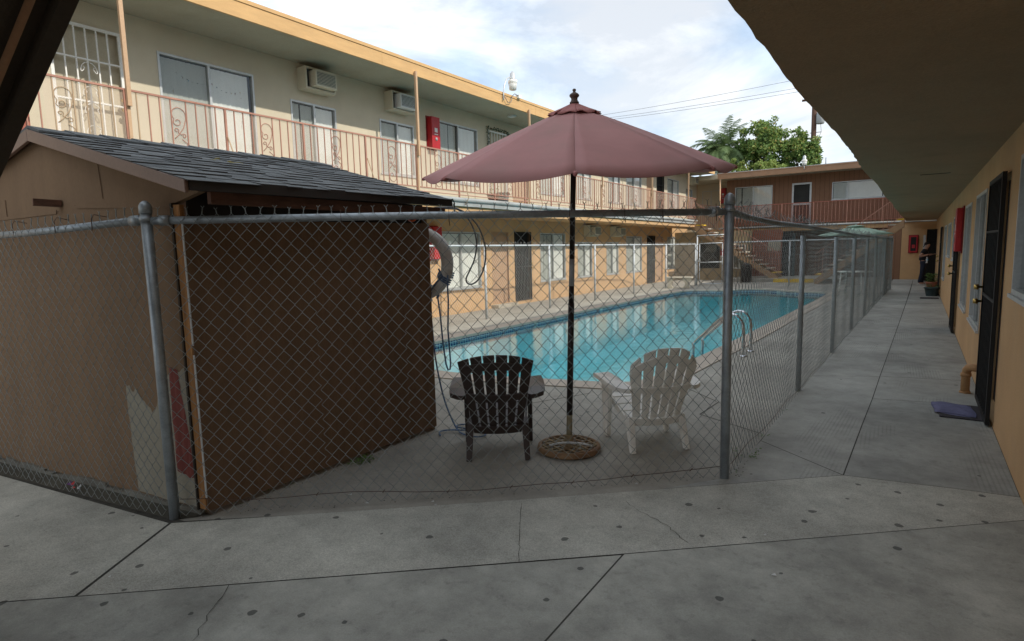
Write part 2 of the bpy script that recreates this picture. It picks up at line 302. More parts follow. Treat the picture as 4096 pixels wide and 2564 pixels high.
# ------------------------------------------------------------------ mesh helpers
class MB:
    def __init__(s, T=None): s.v = []; s.f = []; s.sm = []; s.mi = []; s.T = T; s.cur = 0
    def add(s, vs, fs, smooth=False):
        k = len(s.v); T = s.T
        s.v += [tuple(T(*v)) for v in vs] if T else [tuple(v) for v in vs]
        s.f += [tuple(i + k for i in f) for f in fs]; s.sm += [smooth] * len(fs); s.mi += [s.cur] * len(fs); return s
    def box(s, x0, x1, y0, y1, z0, z1):
        return s.add([(x0,y0,z0),(x1,y0,z0),(x1,y1,z0),(x0,y1,z0),(x0,y0,z1),(x1,y0,z1),(x1,y1,z1),(x0,y1,z1)],
                     [(0,3,2,1),(4,5,6,7),(0,1,5,4),(1,2,6,5),(2,3,7,6),(3,0,4,7)])
    def beam(s, a, b, wd, ht, up=(0, 0, 1)):
        """box bar from a to b, wd across, ht along up"""
        a = Vector(a); b = Vector(b); d = (b - a).normalized(); u = Vector(up); sdv = d.cross(u)
        if sdv.length < 1e-4: sdv = d.cross(Vector((1, 0, 0)))
        sdv.normalize(); u = sdv.cross(d).normalized(); vs = []
        for p in (a, b):
            for i, j in ((-1, -1), (1, -1), (1, 1), (-1, 1)): vs.append(p + sdv * (i * wd / 2) + u * (j * ht / 2))
        return s.add(vs, [(0,1,2,3),(7,6,5,4),(0,4,5,1),(1,5,6,2),(2,6,7,3),(3,7,4,0)])
    def poly(s, pts): return s.add(pts, [tuple(range(len(pts)))])
    def prism(s, pts, d):
        n = len(pts); d = Vector(d); return s.add(list(pts) + [Vector(p) + d for p in pts], [tuple(range(n))[::-1], tuple(range(n, 2 * n))] + [(i, (i + 1) % n, n + (i + 1) % n, n + i) for i in range(n)])
    def tube(s, pts, r, n=8, closed=False, cap=True, smooth=True, flat=1.0):
        pts = [Vector(p) for p in pts]; m = len(pts); rs = r if isinstance(r, (list, tuple)) else [r] * m
        vs = []; prev = None
        for i, p in enumerate(pts):
            if closed: d = pts[(i + 1) % m] - pts[i - 1]
            else: d = pts[min(i + 1, m - 1)] - pts[max(i - 1, 0)]
            if d.length < 1e-9: d = Vector((0, 0, 1))
            d.normalize()
            if prev is None:
                a = Vector((0, 0, 1)) if abs(d.z) < .9 else Vector((1, 0, 0)); x = d.cross(a).normalized()
            else:
                x = prev - d * prev.dot(d)
                x = x.normalized() if x.length > 1e-6 else prev
            prev = x; y = d.cross(x)
            for k in range(n):
                a = 2 * PI * k / n; vs.append(p + (x * math.cos(a) + y * math.sin(a) * flat) * rs[i])
        fs = []
        for i in range(m if closed else m - 1):
            j = (i + 1) % m
            for k in range(n): fs.append((i * n + k, i * n + (k + 1) % n, j * n + (k + 1) % n, j * n + k))
        if cap and not closed: fs.append(tuple(range(n))[::-1]); fs.append(tuple((m - 1) * n + k for k in range(n)))
        return s.add(vs, fs, smooth)
    def lathe(s, prof, c=(0, 0, 0), n=24, smooth=True, flute=0, cap=True):
        vs = []; cx, cy, cz = c
        for r, z in prof:
            for k in range(n):
                a = 2 * PI * k / n; rr = r * (1 - flute * (k % 2)); vs.append((cx + rr * math.cos(a), cy + rr * math.sin(a), cz + z))
        fs = []
        for i in range(len(prof) - 1):
            for k in range(n): fs.append((i * n + k, i * n + (k + 1) % n, (i + 1) * n + (k + 1) % n, (i + 1) * n + k))
        if cap: fs.append(tuple(range(n))[::-1]); fs.append(tuple((len(prof) - 1) * n + k for k in range(n)))
        return s.add(vs, fs, smooth)
    def build(s, name, mats, parent=None, bevel=0, world=True):
        me = bpy.data.meshes.new(name); off = Vector((0, 0, 0))
        if parent is not None and world:
            q = parent
            while q is not None: off += q.location; q = q.parent
        me.from_pydata([(v[0] - off.x, v[1] - off.y, v[2] - off.z) for v in s.v], [], s.f)
        mats = mats if isinstance(mats, (list, tuple)) else [mats]
        for m in mats: me.materials.append(MATS[m])
        me.polygons.foreach_set('use_smooth', s.sm)
        if len(mats) > 1: me.polygons.foreach_set('material_index', s.mi)
        me.update(); o = bpy.data.objects.new(name, me); C.objects.link(o)
        if parent is not None: o.parent = parent
        if bevel:
            b = o.modifiers.new('bevel', 'BEVEL'); b.width = bevel; b.segments = 2; b.limit_method = 'ANGLE'; b.angle_limit = .6
        return o
def tag(o, label=None, cat=None, group=None, kind=None):
    for k, v in (('label', label), ('category', cat), ('group', group), ('kind', kind)):
        if v: o[k] = v
    return o
def thing(name, label, cat, loc=(0, 0, 0), rz=0, group=None):
    o = bpy.data.objects.new(name, None); C.objects.link(o); o.location = loc; o.rotation_euler = (0, 0, rz); o.empty_display_size = .2
    return tag(o, label, cat, group)
def copy_tree(o, parent=None):
    c = o.copy(); C.objects.link(c); c.parent = parent
    for ch in list(o.children): copy_tree(ch, c)
    return c
def rnd(a, b): return random.uniform(a, b)

# ================================================================== SETTING
def fill_between(name, outer, inner, z, m):
    bm = bmesh.new(); es = []
    for loop in (outer, inner):
        vs = [bm.verts.new((x, y, z)) for x, y in loop]
        for i in range(len(vs)): es.append(bm.edges.new((vs[i], vs[(i + 1) % len(vs)])))
    bmesh.ops.triangle_fill(bm, use_beauty=True, use_dissolve=False, edges=es)
    for f in bm.faces:
        if f.normal.z < 0: f.normal_flip()
    me = bpy.data.meshes.new(name); bm.to_mesh(me); bm.free(); me.materials.append(MATS[m])
    o = bpy.data.objects.new(name, me); C.objects.link(o); o['kind'] = 'structure'; return o
def smooth_loop(pts, it=2):
    for _ in range(it):
        q = []
        for i in range(len(pts)):
            a, b = pts[i], pts[(i + 1) % len(pts)]
            q += [(a[0] * .75 + b[0] * .25, a[1] * .75 + b[1] * .25), (a[0] * .25 + b[0] * .75, a[1] * .25 + b[1] * .75)]
        pts = q
    return pts
POOL = [(-7.12, 6.9), (-6.9, 6.35), (-6.3, 5.98), (-5.5, 5.88), (-4.9, 5.87), (-3.9, 6.08), (-3.3, 6.25), (-2.85, 6.35), (-2.62, 6.7), (-2.56, 8.4), (-2.48, 10.5), (-2.42, 14.), (-2.32, 18.5),
        (-2.3, 21.2), (-2.5, 21.65), (-3.1, 21.75), (-3.7, 22.0), (-4.2, 22.55), (-4.75, 22.75), (-5.3, 22.4), (-5.75, 21.7), (-6.3, 21.65), (-6.75, 21.6), (-7.05, 21.1), (-7.12, 18.), (-7.12, 12.)]
PL = smooth_loop(POOL, 2)
def offset_loop(pts, d):
    out_ = []; n = len(pts)
    for i in range(n):
        a = Vector(pts[i - 1]); b = Vector(pts[(i + 1) % n]); t = (b - a).normalized(); nrm = Vector((t.y, -t.x))
        out_.append((pts[i][0] + nrm.x * d, pts[i][1] + nrm.y * d))
    return out_
area = sum(PL[i][0] * PL[(i + 1) % len(PL)][1] - PL[(i + 1) % len(PL)][0] * PL[i][1] for i in range(len(PL)))
SG = 1 if area > 0 else -1
PO = offset_loop(PL, .34 * SG)
fill_between('ground', [(-160, -160), (160, -160), (160, 160), (-160, 160)], offset_loop(PL, .2 * SG), -.02, 'earth')
fill_between('pool_deck', [(-12, -9), (6, -9), (6, 36), (-12, 36)], offset_loop(PL, .15 * SG), -.004, 'conc_deck')
cop = fill_between('pool_coping', PO, PL, .010, 'coping')
mb = MB(); n = len(PL); zt = [.010, -.05]
PI2 = offset_loop(PL, .03 * SG)
def band(mb, lp, z0, z1):
    k = len(lp)
    mb.add([(x, y, z0) for x, y in lp] + [(x, y, z1) for x, y in lp], [(i, (i + 1) % k, k + (i + 1) % k, k + i) for i in range(k)])
band(mb, PL, -.04, .010); band(mb, PO, -.01, .010)
mb.build('pool_coping_edge', 'coping')['kind'] = 'structure'
mb = MB(); band(mb, PI2, -.24, -.035); o = mb.build('pool_tiles', 'tile_blue'); o['kind'] = 'structure'
mb = MB(); band(mb, PI2, -1.15, -.24); mb.poly([(x, y, -1.15) for x, y in PI2]); mb.build('pool_basin', 'pool_plaster')['kind'] = 'structure'
mb = MB(); mb.poly([(x, y, -.088) for x, y in (PI2 if SG > 0 else PI2[::-1])]); o = mb.build('pool_water', 'water'); o['kind'] = 'structure'
# depth marker tiles in the waterline band
mb = MB()
for y in (7.95, 11.2, 14.6, 18.0): mb.box(-7.152, -7.14, y, y + .15, -.085, -.012)
mb.cur = 1
mb.tube([(-7.136, 8.025 + .026 * math.cos(a * PI / 8), -.048 + .026 * math.sin(a * PI / 8)) for a in range(16)], .006, 5, closed=True)
mb.build('depth_marker_tiles', ['tile_line', 'joint_dark'])['kind'] = 'structure'

def inset(pts, d):
    a = sum(pts[i][0] * pts[(i + 1) % len(pts)][1] - pts[(i + 1) % len(pts)][0] * pts[i][1] for i in range(len(pts)))
    if a < 0: pts = pts[::-1]
    n = len(pts); o_ = []
    for i in range(n):
        p = Vector(pts[i]); d1 = (p - Vector(pts[i - 1])).normalized(); d2 = (Vector(pts[(i + 1) % n]) - p).normalized()
        n1 = Vector((-d1.y, d1.x)); n2 = Vector((-d2.y, d2.x)); bis = (n1 + n2)
        if bis.length < 1e-3: bis = n1
        bis.normalize(); k = d / max(.3, bis.dot(n1)); o_.append((p.x + bis.x * k, p.y + bis.y * k))
    return o_
PANELS = [
 ('front_pavement', 'conc_front', [(-1.204, 2.70), (-1.083, -5), (-9, -7), (-9, -4.02), (-3.51, .745), (-3.25, .966)], .0015),
 ('front_pavement', 'conc_front', [(.6, 4.28), (.6, -5), (-1.077, -5), (-1.196, 2.713)], .0025),
 ('fence_pavement', 'conc_mid', [(-3.262, .957), (-3.682, 1.592), (-5.75, 1.28), (-9, .76), (-9, -4.02), (-3.51, .745)], .004),
 ('fence_pavement', 'conc_mid', [(-3.25, .965), (-1.2, 2.712), (.6, 4.28), (.6, 4.64), (.28, 4.6), (-.35, 4.49), (-1.34, 3.61), (-2.08, 2.96), (-3.15, 2.04), (-3.67, 1.60)], .004),
 ('walkway', 'conc_walk', [(-.35, 4.49), (-.99, 4.98), (-1.03, 4.03), (-1.34, 3.61)], .004),
 ('walkway', 'conc_walk', [(-.35, 4.49), (-.33, 5.87), (-.31, 6.93), (-.30, 8.15), (-.98, 7.82), (-1., 6.), (-.99, 4.98)], .004),
 ('walkway', 'conc_walk', [(-.30, 8.15), (-.24, 13.2), (-.96, 13.1), (-.98, 7.82)], .004),
 ('walkway', 'conc_walk2', [(-.24, 13.2), (-.18, 19.), (-.88, 18.9), (-.96, 13.1)], .004),
 ('walkway', 'conc_walk', [(-.18, 19.), (-.09, 30.4), (-.8, 30.4), (-.88, 18.9)], .004),
 ('walkway', 'conc_walk2', [(-.35, 4.49), (.28, 4.6), (.6, 4.64), (.6, 7.05), (.25, 7.05), (-.31, 6.93), (-.33, 5.87)], .004),
 ('walkway', 'conc_walk', [(-.31, 6.93), (.25, 7.05), (.6, 7.05), (.6, 8.34), (-.30, 8.15)], .004),
 ('walkway', 'conc_walk2', [(-.30, 8.15), (.6, 8.34), (.6, 13.24), (-.24, 13.0)], .004),
 ('walkway', 'conc_walk', [(-.24, 13.0), (.6, 13.24), (.6, 18.4), (-.18, 18.2)], .004),
 ('walkway', 'conc_walk2', [(-.18, 18.2), (.6, 18.4), (.6, 24), (-.12, 24)], .004),
 ('walkway', 'conc_walk', [(-.12, 24), (.6, 24), (.6, 30.4), (-.09, 30.4)], .004)]
mb = MB(); mb.poly([(x, y, .0) for x, y in [(-9, -7), (.62, -5), (.62, 30.4), (-.85, 30.4), (-1.0, 4.06), (-1.33, 3.63), (-2.07, 2.98), (-3.14, 2.06), (-3.64, 1.66), (-9, .8)]])
mb.build('pavement_joints', 'joint_dark')['kind'] = 'structure'
mb = MB(); mb.poly([(x, y, .0015) for x, y in [(-9, .79), (-5.75, 1.30), (-3.72, 1.63), (-3.58, 1.80), (-3.66, 1.79), (-6.1, 1.42), (-9, 1.0)]]); mb.build('drain_strip', 'gutter_dirt')['kind'] = 'structure'
for nm, mt, pts, z in PANELS:
    P_ = inset(pts, .004 if 'walk' in nm else .0008 if 'front' in nm else .0016)
    mb = MB(); mb.poly([(x, y, z) for x, y in P_]); mb.build(nm, mt)['kind'] = 'structure'
# pool deck joints
def strip(mb, a, b, wd, z):
    a = Vector(a); b = Vector(b); d = (b - a).normalized(); s_ = Vector((-d.y, d.x)) * wd / 2
    mb.poly([(*(a - s_), z), (*(b - s_), z), (*(b + s_), z), (*(a + s_), z)])
mb = MB()
for a, b in [((-3.35, 4.95), (-2.95, 5.75)), ((-1.62, 6.08), (-1.65, 5.52)), ((-1.65, 5.52), (-1.05, 5.2)), ((-2.1, 9.9), (-1.05, 9.9)), ((-1.65, 6.08), (-2.2, 6.6)), ((-2.1, 13.5), (-1.05, 13.5)), ((-2.1, 17), (-1.05, 17)),
             ((-7.5, 9), (-9.9, 9)), ((-7.5, 12.5), (-9.9, 12.5)), ((-7.5, 16), (-9.9, 16)), ((-7.5, 20), (-9.9, 20))]: strip(mb, a, b, .012, -.001)
mb.build('deck_joints', 'joint_dark')['kind'] = 'structure'
# hairline cracks in the front pavement
mb = MB()
def crack(pts, wd, z, jit=.012, k=8):
    q = []
    for i in range(len(pts) - 1):
        for j in range(k):
            t = j / k; q.append((pts[i][0] * (1 - t) + pts[i + 1][0] * t + rnd(-jit, jit), pts[i][1] * (1 - t) + pts[i + 1][1] * t + rnd(-jit, jit)))
    q.append(pts[-1])
    for i in range(len(q) - 1): strip(mb, q[i], q[i + 1], wd * rnd(.5, 1.2), z)
crack([(-2.7, 1.42), (-2.45, 1.12), (-2.2, .75), (-2.2, .5)], .004, .008)
crack([(-1.45, 3.3), (-1.15, 3.15), (-.95, 3.0)], .003, .007)
crack([(-2.0, 2.95), (-1.75, 2.55), (-1.62, 2.35)], .003, .007, .004)
mb.build('pavement_cracks', 'joint_dark')['kind'] = 'structure'
# low concrete step with a yellow front edge below the stairs
step = thing('concrete_step', 'low concrete landing with a yellow painted front edge beyond the pool', 'step', (-4.3, 27.1, 0))
MB().box(-7.0, -2.6, 27.12, 30.2, 0, .15).build('landing', 'conc_deck', step)
MB().box(-5.05, -3.5, 27.10, 27.117, .0, .154).build('painted_edge', 'yellow_paint', step)

# ================================================================== BUILDINGS
def wallgrid(mb, u0, u1, z0, z1, ops, depth=.12):
    """wall face at d=0 with rectangular openings (u0,u1,z0,z1) and their reveals"""
    us = sorted({u0, u1, *[o[0] for o in ops], *[o[1] for o in ops]}); zs = sorted({z0, z1, *[o[2] for o in ops], *[o[3] for o in ops]})
    us = [u for u in us if u0 <= u <= u1]; zs = [z for z in zs if z0 <= z <= z1]
    for i in range(len(us) - 1):
        for j in range(len(zs) - 1):
            uc, zc = (us[i] + us[i + 1]) / 2, (zs[j] + zs[j + 1]) / 2
            if any(o[0] < uc < o[1] and o[2] < zc < o[3] for o in ops): continue
            mb.add([(us[i], 0, zs[j]), (us[i + 1], 0, zs[j]), (us[i + 1], 0, zs[j + 1]), (us[i], 0, zs[j + 1])], [(0, 1, 2, 3)])
    for a, b, c, d in [o[:4] for o in ops]:
        mb.add([(a,0,c),(b,0,c),(b,0,d),(a,0,d),(a,-depth,c),(b,-depth,c),(b,-depth,d),(a,-depth,d)], [(0,1,5,4),(1,2,6,5),(2,3,7,6),(3,0,4,7)])
    # back skin so the wall is solid to light
    mb.add([(u0,-depth-.6,z0),(u1,-depth-.6,z0),(u1,-depth-.6,z1),(u0,-depth-.6,z1)], [(0,1,2,3)])
def window(root, T, u0, u1, z0, z1, split=.5, shade=0, blinds=True, sill=True, label=None, deep=0, screen=True):
    """aluminium sliding window: frame with pane, insect screen and vertical blinds under it"""
    f = MB(T); w_ = .035; m_ = u0 + (u1 - u0) * split
    for a, b, c, d in ((u0, u0 + w_, z0, z1), (u1 - w_, u1, z0, z1), (u0 + w_, u1 - w_, z0, z0 + w_), (u0 + w_, u1 - w_, z1 - w_, z1), (m_ - .02, m_ + .02, z0 + w_, z1 - w_)):
        f.box(a, b, -.06, .012, c, d)
    if sill: f.box(u0 - .03, u1 + .03, .002, .03, z0 - .03, z0 - .002)
    fr = f.build('window', 'alu', root); 
    if label: fr['label'] = label
    p = MB(T); p.add([(u0 + w_, -.03, z0 + w_), (u1 - w_, -.03, z0 + w_), (u1 - w_, -.03, z1 - w_), (u0 + w_, -.03, z1 - w_)], [(0, 1, 2, 3)]); p.build('pane', 'glass', fr)
    if screen:
        p = MB(T); p.add([(u0 + w_, -.015, z0 + w_), (m_ - .02, -.015, z0 + w_), (m_ - .02, -.015, z1 - w_), (u0 + w_, -.015, z1 - w_)], [(0, 1, 2, 3)]); p.build('insect_screen', 'screen', fr)
    if blinds:
        b = MB(T); u = u0 + .05; k = 0
        while u < u1 - .1:
            sl = .085; tw = -.012 if k % 2 else -.006
            b.add([(u, -.07 + tw, z0 + .04), (u + sl, -.07 - tw, z0 + .04), (u + sl, -.07 - tw, z1 - .05), (u, -.07 + tw, z1 - .05)], [(0, 1, 2, 3)])
            u += .082 if not deep else .1; k += 1
            if random.random() < .05: u += .05
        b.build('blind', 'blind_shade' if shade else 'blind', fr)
    bk = MB(T); bk.add([(u0 - .05, -.34, z0 - .05), (u1 + .05, -.34, z0 - .05), (u1 + .05, -.34, z1 + .05), (u0 - .05, -.34, z1 + .05), (u0, -.122, z0), (u1, -.122, z0), (u1, -.122, z1), (u0, -.122, z1)],
                       [(0, 1, 2, 3), (0, 1, 5, 4), (1, 2, 6, 5), (2, 3, 7, 6), (3, 0, 4, 7)]); bk.build('dark_room', 'interior', fr)
    return fr
def slabdoor(root, T, u0, u1, z0, z1, m, knob='r', label=None, d=-.05):
    b = MB(T); b.box(u0 + .03, u1 - .03, d - .04, d, z0, z1 - .03); dr = b.build('door', m, root)
    if label: dr['label'] = label
    f = MB(T)
    for a, e, c, g in ((u0, u0 + .03, z0, z1), (u1 - .03, u1, z0, z1), (u0 + .03, u1 - .03, z1 - .03, z1)): f.box(a, e, -.1, .004, c, g)
    f.build('door_frame', m, dr)
    ku = u1 - .09 if knob == 'r' else u0 + .09
    k = MB(T); k.tube([(ku, d, z0 + 1.0), (ku, d + .03, z0 + 1.0), (ku, d + .032, z0 + 1.0), (ku, d + .065, z0 + 1.0)], [.012, .012, .028, .022], 10); k.build('door_handle', 'brass', dr)
    return dr
def bardoor(root, T, u0, u1, z0, z1, m, nb=6, mesh=False, knob='r', label=None, d=.03, back='black_metal', scroll=False):
    """metal security door of bars in front of a door"""
    f = MB(T); w_ = .04
    for a, b, c, e in ((u0, u0 + w_, z0, z1), (u1 - w_, u1, z0, z1), (u0 + w_, u1 - w_, z0, z0 + w_), (u0 + w_, u1 - w_, z1 - w_, z1), (u0 + w_, u1 - w_, z0 + (z1 - z0) * .49, z0 + (z1 - z0) * .49 + .025), (u0 + w_, u1 - w_, z0 + (z1 - z0) * .77, z0 + (z1 - z0) * .77 + .02)):
        f.box(a, b, d - .03, d, c, e)
    dr = f.build('security_door', m, root)
    if label: dr['label'] = label
    b = MB(T)
    for i in range(nb):
        u = u0 + w_ + (u1 - u0 - 2 * w_) * (i + 1) / (nb + 1); b.box(u - .009, u + .009, d - .024, d - .006, z0 + w_, z1 - w_)
    if scroll:
        uc = (u0 + u1) / 2; zc = z0 + (z1 - z0) * .5
        for sx in (-1, 1):
            for q, dz in ((.10, .12), (.10, -.12), (.10, .45), (.10, -.42)):
                pts = [(uc + sx * (.02 + q * (1 - t * .8) * abs(math.sin(t * 3.6)) + .04 * t), d + .006, zc + dz + q * .8 * math.cos(t * 5.5) * (1 - t * .6)) for t in [i / 18 for i in range(19)]]
                b.tube(pts, .006, 5)
    b.build('bars', m, dr)
    if mesh:
        p = MB(T); st = .045
        nz = int((z1 - z0) / st); nu = int((u1 - u0) / st)
        for i in range(-nz, nu):
            pass
    k = MB(T); ku = u1 - .06 if knob == 'r' else u0 + .06
    for dz in (.98, 1.12): k = MB(T); k.tube([(ku, d, z0 + dz), (ku, d + .03, z0 + dz), (ku, d + .034, z0 + dz), (ku, d + .07, z0 + dz)], [.012, .012, .03, .024], 10); k.build('door_handle', 'brass', dr)
    p = MB(T); p.add([(u0, -.09, z0), (u1, -.09, z0), (u1, -.09, z1), (u0, -.09, z1)], [(0, 1, 2, 3)]); p.build('inner_door', back, dr)
    return dr

# ---------------- left building
LX = -9.9
TL = lambda u, d, z: (LX + d, u, z)
lb = thing('apartment_building', 'long two storey tan and cream apartment building left of the pool, with an open balcony', 'building', (-10.2, 14, 0))
UZ = 2.84
up_w = [(4.76, 6.38, 3.41, 4.83), (7.11, 8.17, 3.41, 4.56), (9.35, 10.42, 3.40, 4.57), (11.25, 12.87, 3.39, 4.86), (16.0, 17.6, 3.40, 4.86), (18.49, 19.56, 3.39, 4.57), (21.0, 22.1, 3.39, 4.57), (22.7, 24.3, 3.39, 4.86), (27.5, 29.1, 3.40, 4.86), (30.2, 31.25, 3.40, 4.57)]
up_d = [(3.34, 4.25, UZ, 4.93), (13.34, 14.2, UZ, 4.93), (14.5, 15.32, UZ, 4.9), (24.9, 25.7, UZ, 4.9), (26.1, 27.0, UZ, 4.9)]
lo_w = [(11.2, 12.86, .65, 2.14), (15.97, 17.6, .62, 2.15), (18.48, 19.6, .62, 1.86), (20.83, 21.92, .61, 1.86), (22.7, 24.35, .60, 2.1), (27.5, 29.16, .58, 2.1), (30.3, 31.35, .58, 1.86), (4.6, 6.2, .65, 2.14), (7.4, 8.6, .65, 1.86)]
lo_d = [(13.38, 14.22, .1, 2.16), (14.52, 15.42, .1, 2.17), (24.96, 25.9, .02, 2.14), (26.08, 26.95, .05, 2.12)]
mb = MB(TL); wallgrid(mb, -3, 32, 2.78, 5.26, [(a, b, max(c, 2.8), d) for a, b, c, d in up_w + up_d]); mb.build('upper_wall', 'stucco_cream', lb)
mb = MB(TL); wallgrid(mb, -3, 32, -.02, 2.52, lo_w + lo_d); mb.build('lower_wall', 'stucco_tan', lb)
mb = MB(); mb.box(-14, -9.9, 32.0, 32.1, -.02, 5.26); mb.build('end_wall', 'stucco_tan', lb)
mb = MB(); mb.box(-10.9, -8.76, -3, 28.15, 2.52, 2.72); mb.build('balcony_slab', 'stucco_tan', lb)
mb = MB(); mb.box(-10.9, -8.73, -3, 28.18, 2.721, 2.835); mb.build('balcony_deck', 'gutter_grey', lb)
mb = MB()
pts = []
for y in [i * .8 - 3 for i in range(40)]: pts.append((-8.70, y, 2.80 + rnd(-.008, .008)))
mb.tube(pts, .055, 8); mb.box(-8.728, -8.70, -3, 28.1, 2.66, 2.79); mb.build('gutter', 'gutter_grey', lb)
mb = MB(); mb.box(-15, -8.72, -3, 31.0, 5.262, 5.46); mb.build('roof', 'soffit_upper', lb)
mb = MB(); mb.box(-8.718, -8.68, -3, 31.0, 5.235, 5.47); mb.box(-8.718, -8.665, -3, 31.0, 5.472, 5.53); mb.box(-15, -8.72, -3, 31, 5.462, 5.5)
for y in (8.35, 13.9, 19.5): mb.box(-8.679, -8.677, y, y + .008, 5.24, 5.46)
fa = mb.build('roof_fascia', 'fascia_orange', lb)
mb = MB(); mb.lathe([(.12, 0), (.12, -.03), (.06, -.05)], (-9.25, 13.6, 5.26), 16); mb.build('ceiling_lamp', 'lamp_glass', lb)
for y in (3.75, 9.22, 13.5, 17.9, 22.3, 26.7):
    mb = MB(); mb.box(-8.66, -8.61, y - .025, y + .025, 3.62, 5.3); mb.box(-8.69, -8.66, y - .02, y + .02, 2.86, 3.7); mb.build('post', 'post_tan', lb)
for i, (a, b, c, d) in enumerate(up_w): window(lb, TL, a, b, c, d)
for i, (a, b, c, d) in enumerate(lo_w): window(lb, TL, a, b, c, d, screen=(i != 0))
bardoor(lb, TL, 3.34, 4.25, UZ, 4.93, 'white_metal', 5, back='door_cream', label='white barred security door with scrollwork at the left end of the balcony', scroll=True)
bardoor(lb, TL, 13.34, 14.2, UZ, 4.93, 'white_metal', 5, back='door_cream', label='white barred security door hung with a green garland')
slabdoor(lb, TL, 14.5, 15.32, UZ, 4.9, 'door_tan'); slabdoor(lb, TL, 24.9, 25.7, UZ, 4.9, 'door_tan')
bardoor(lb, TL, 26.1, 27.0, UZ, 4.9, 'black_metal', 7, label='black barred security door on the balcony')
slabdoor(lb, TL, 13.38, 14.22, .1, 2.16, 'door_tan', 'l', label='tan door with a pale concrete step'); slabdoor(lb, TL, 26.08, 26.95, .05, 2.12, 'door_tan')
bardoor(lb, TL, 14.52, 15.42, .1, 2.17, 'black_metal', 9); bardoor(lb, TL, 24.96, 25.9, .02, 2.14, 'black_metal', 9)
MB(TL).box(13.3, 14.3, .003, .25, -.003, .09).build('door_step', 'conc_bright', lb)
# garland round the barred door and string lights in the first window
mb = MB(TL)
g = [(13.3, .04, 4.2), (13.29, .04, 4.98), (14.25, .04, 4.98), (14.27, .04, 4.5)]
for i in range(3):
    for k in range(16):
        t = k / 16; p = Vector(g[i]).lerp(Vector(g[i + 1]), t)
        for _ in range(7): q = p + Vector((rnd(-.04, .04), rnd(-.02, .03), rnd(-.04, .04))); mb.tube([q, q + Vector((rnd(-.04, .04), rnd(0, .04), rnd(-.04, .04)))], .006, 3)
tag(mb.build('garland', 'garland'), 'dark green tinsel garland around a barred upstairs door', 'garland')
mb = MB(TL); pts = [(5.02, -.075, 4.05), (5.0, -.075, 4.3), (5.05, -.075, 4.6)] + [(5.05 + t * .6, -.075, 4.6 - .12 * math.sin(t * PI / 1.2)) for t in (.2, .5, .8, 1.)] + [(5.7 + t * .45, -.075, 4.5 - .06 * math.sin(t * PI)) for t in (.2, .5, .8, 1.)] + [(6.17, -.075, 4.3), (6.15, -.075, 4.0), (6.1, -.075, 3.6)]
mb.tube(pts, .004, 4); mb.cur = 1
for i in range(len(pts) - 1):
    for k in range(2):
        p = Vector(pts[i]).lerp(Vector(pts[i + 1]), k / 2); mb.tube([p, p + Vector((rnd(-.015, .015), 0, -.035))], [.007, .003], 5); mb.cur = 1 + (mb.cur % 3)
tag(mb.build('string_lights', ['garland', 'red_dark', 'cloth_blue', 'brass']), 'string of coloured fairy lights hanging inside the first upstairs window', 'string lights')

def ac_unit(T, u, z0, label, body='ac_cream', w_=.66, group='air conditioners on the left building'):
    p = T(u, 0, z0); r = thing('air_conditioner', label, 'air conditioner', p, group=group)
    b = MB(T); h = .40
    for a, bb, c, d in ((u, u + .03, z0, z0 + h), (u + w_, u + w_ + .03, z0, z0 + h), (u + .03, u + w_, z0, z0 + .03), (u + .03, u + w_, z0 + h - .03, z0 + h)): b.box(a, bb, .003, .26, c, d)
    b.build('sleeve', 'ac_cream', r)
    b = MB(T); b.box(u + .12, u + w_ - .05, .02, .40, z0 + .045, z0 + h - .06); un = b.build('housing', body, r, bevel=.008)
    b = MB(T); a, bb, c, d = u + .15, u + w_ - .08, z0 + .075, z0 + h - .09
    b.box(a, bb, .385, .402, c, d)
    b.cur = 1
    for i in range(9): zz = c + (d - c) * (i + .5) / 9; b.box(a, bb, .402, .406, zz - .004, zz + .004)
    b.build('grille', ['grille_dark', body], un)
    b = MB(T); b.add([(u + .03, .2, z0 + .03), (u + .12, .2, z0 + .03), (u + .12, .2, z0 + h - .03), (u + .03, .2, z0 + h - .03)], [(0, 1, 2, 3)]); b.build('gap', 'interior', r)
    return r
ac_unit(TL, 7.30, 4.76, 'cream window air conditioner upstairs, nearest one, just right of the wide window with fairy lights')
ac_unit(TL, 9.52, 4.77, 'white fronted air conditioner upstairs beside the thin roof post', 'ac_white')
ac_unit(TL, 30.4, 4.77, 'small cream air conditioner at the far end of the upper storey')
ac_unit(TL, 18.95, 2.06, 'downstairs air conditioner behind the umbrella pole, left of the pair over the kitchen windows')
ac_unit(TL, 21.15, 2.06, 'downstairs air conditioner just right of the umbrella pole')
ac_unit(TL, 30.45, 2.06, 'downstairs air conditioner at the far corner beside the stairs')

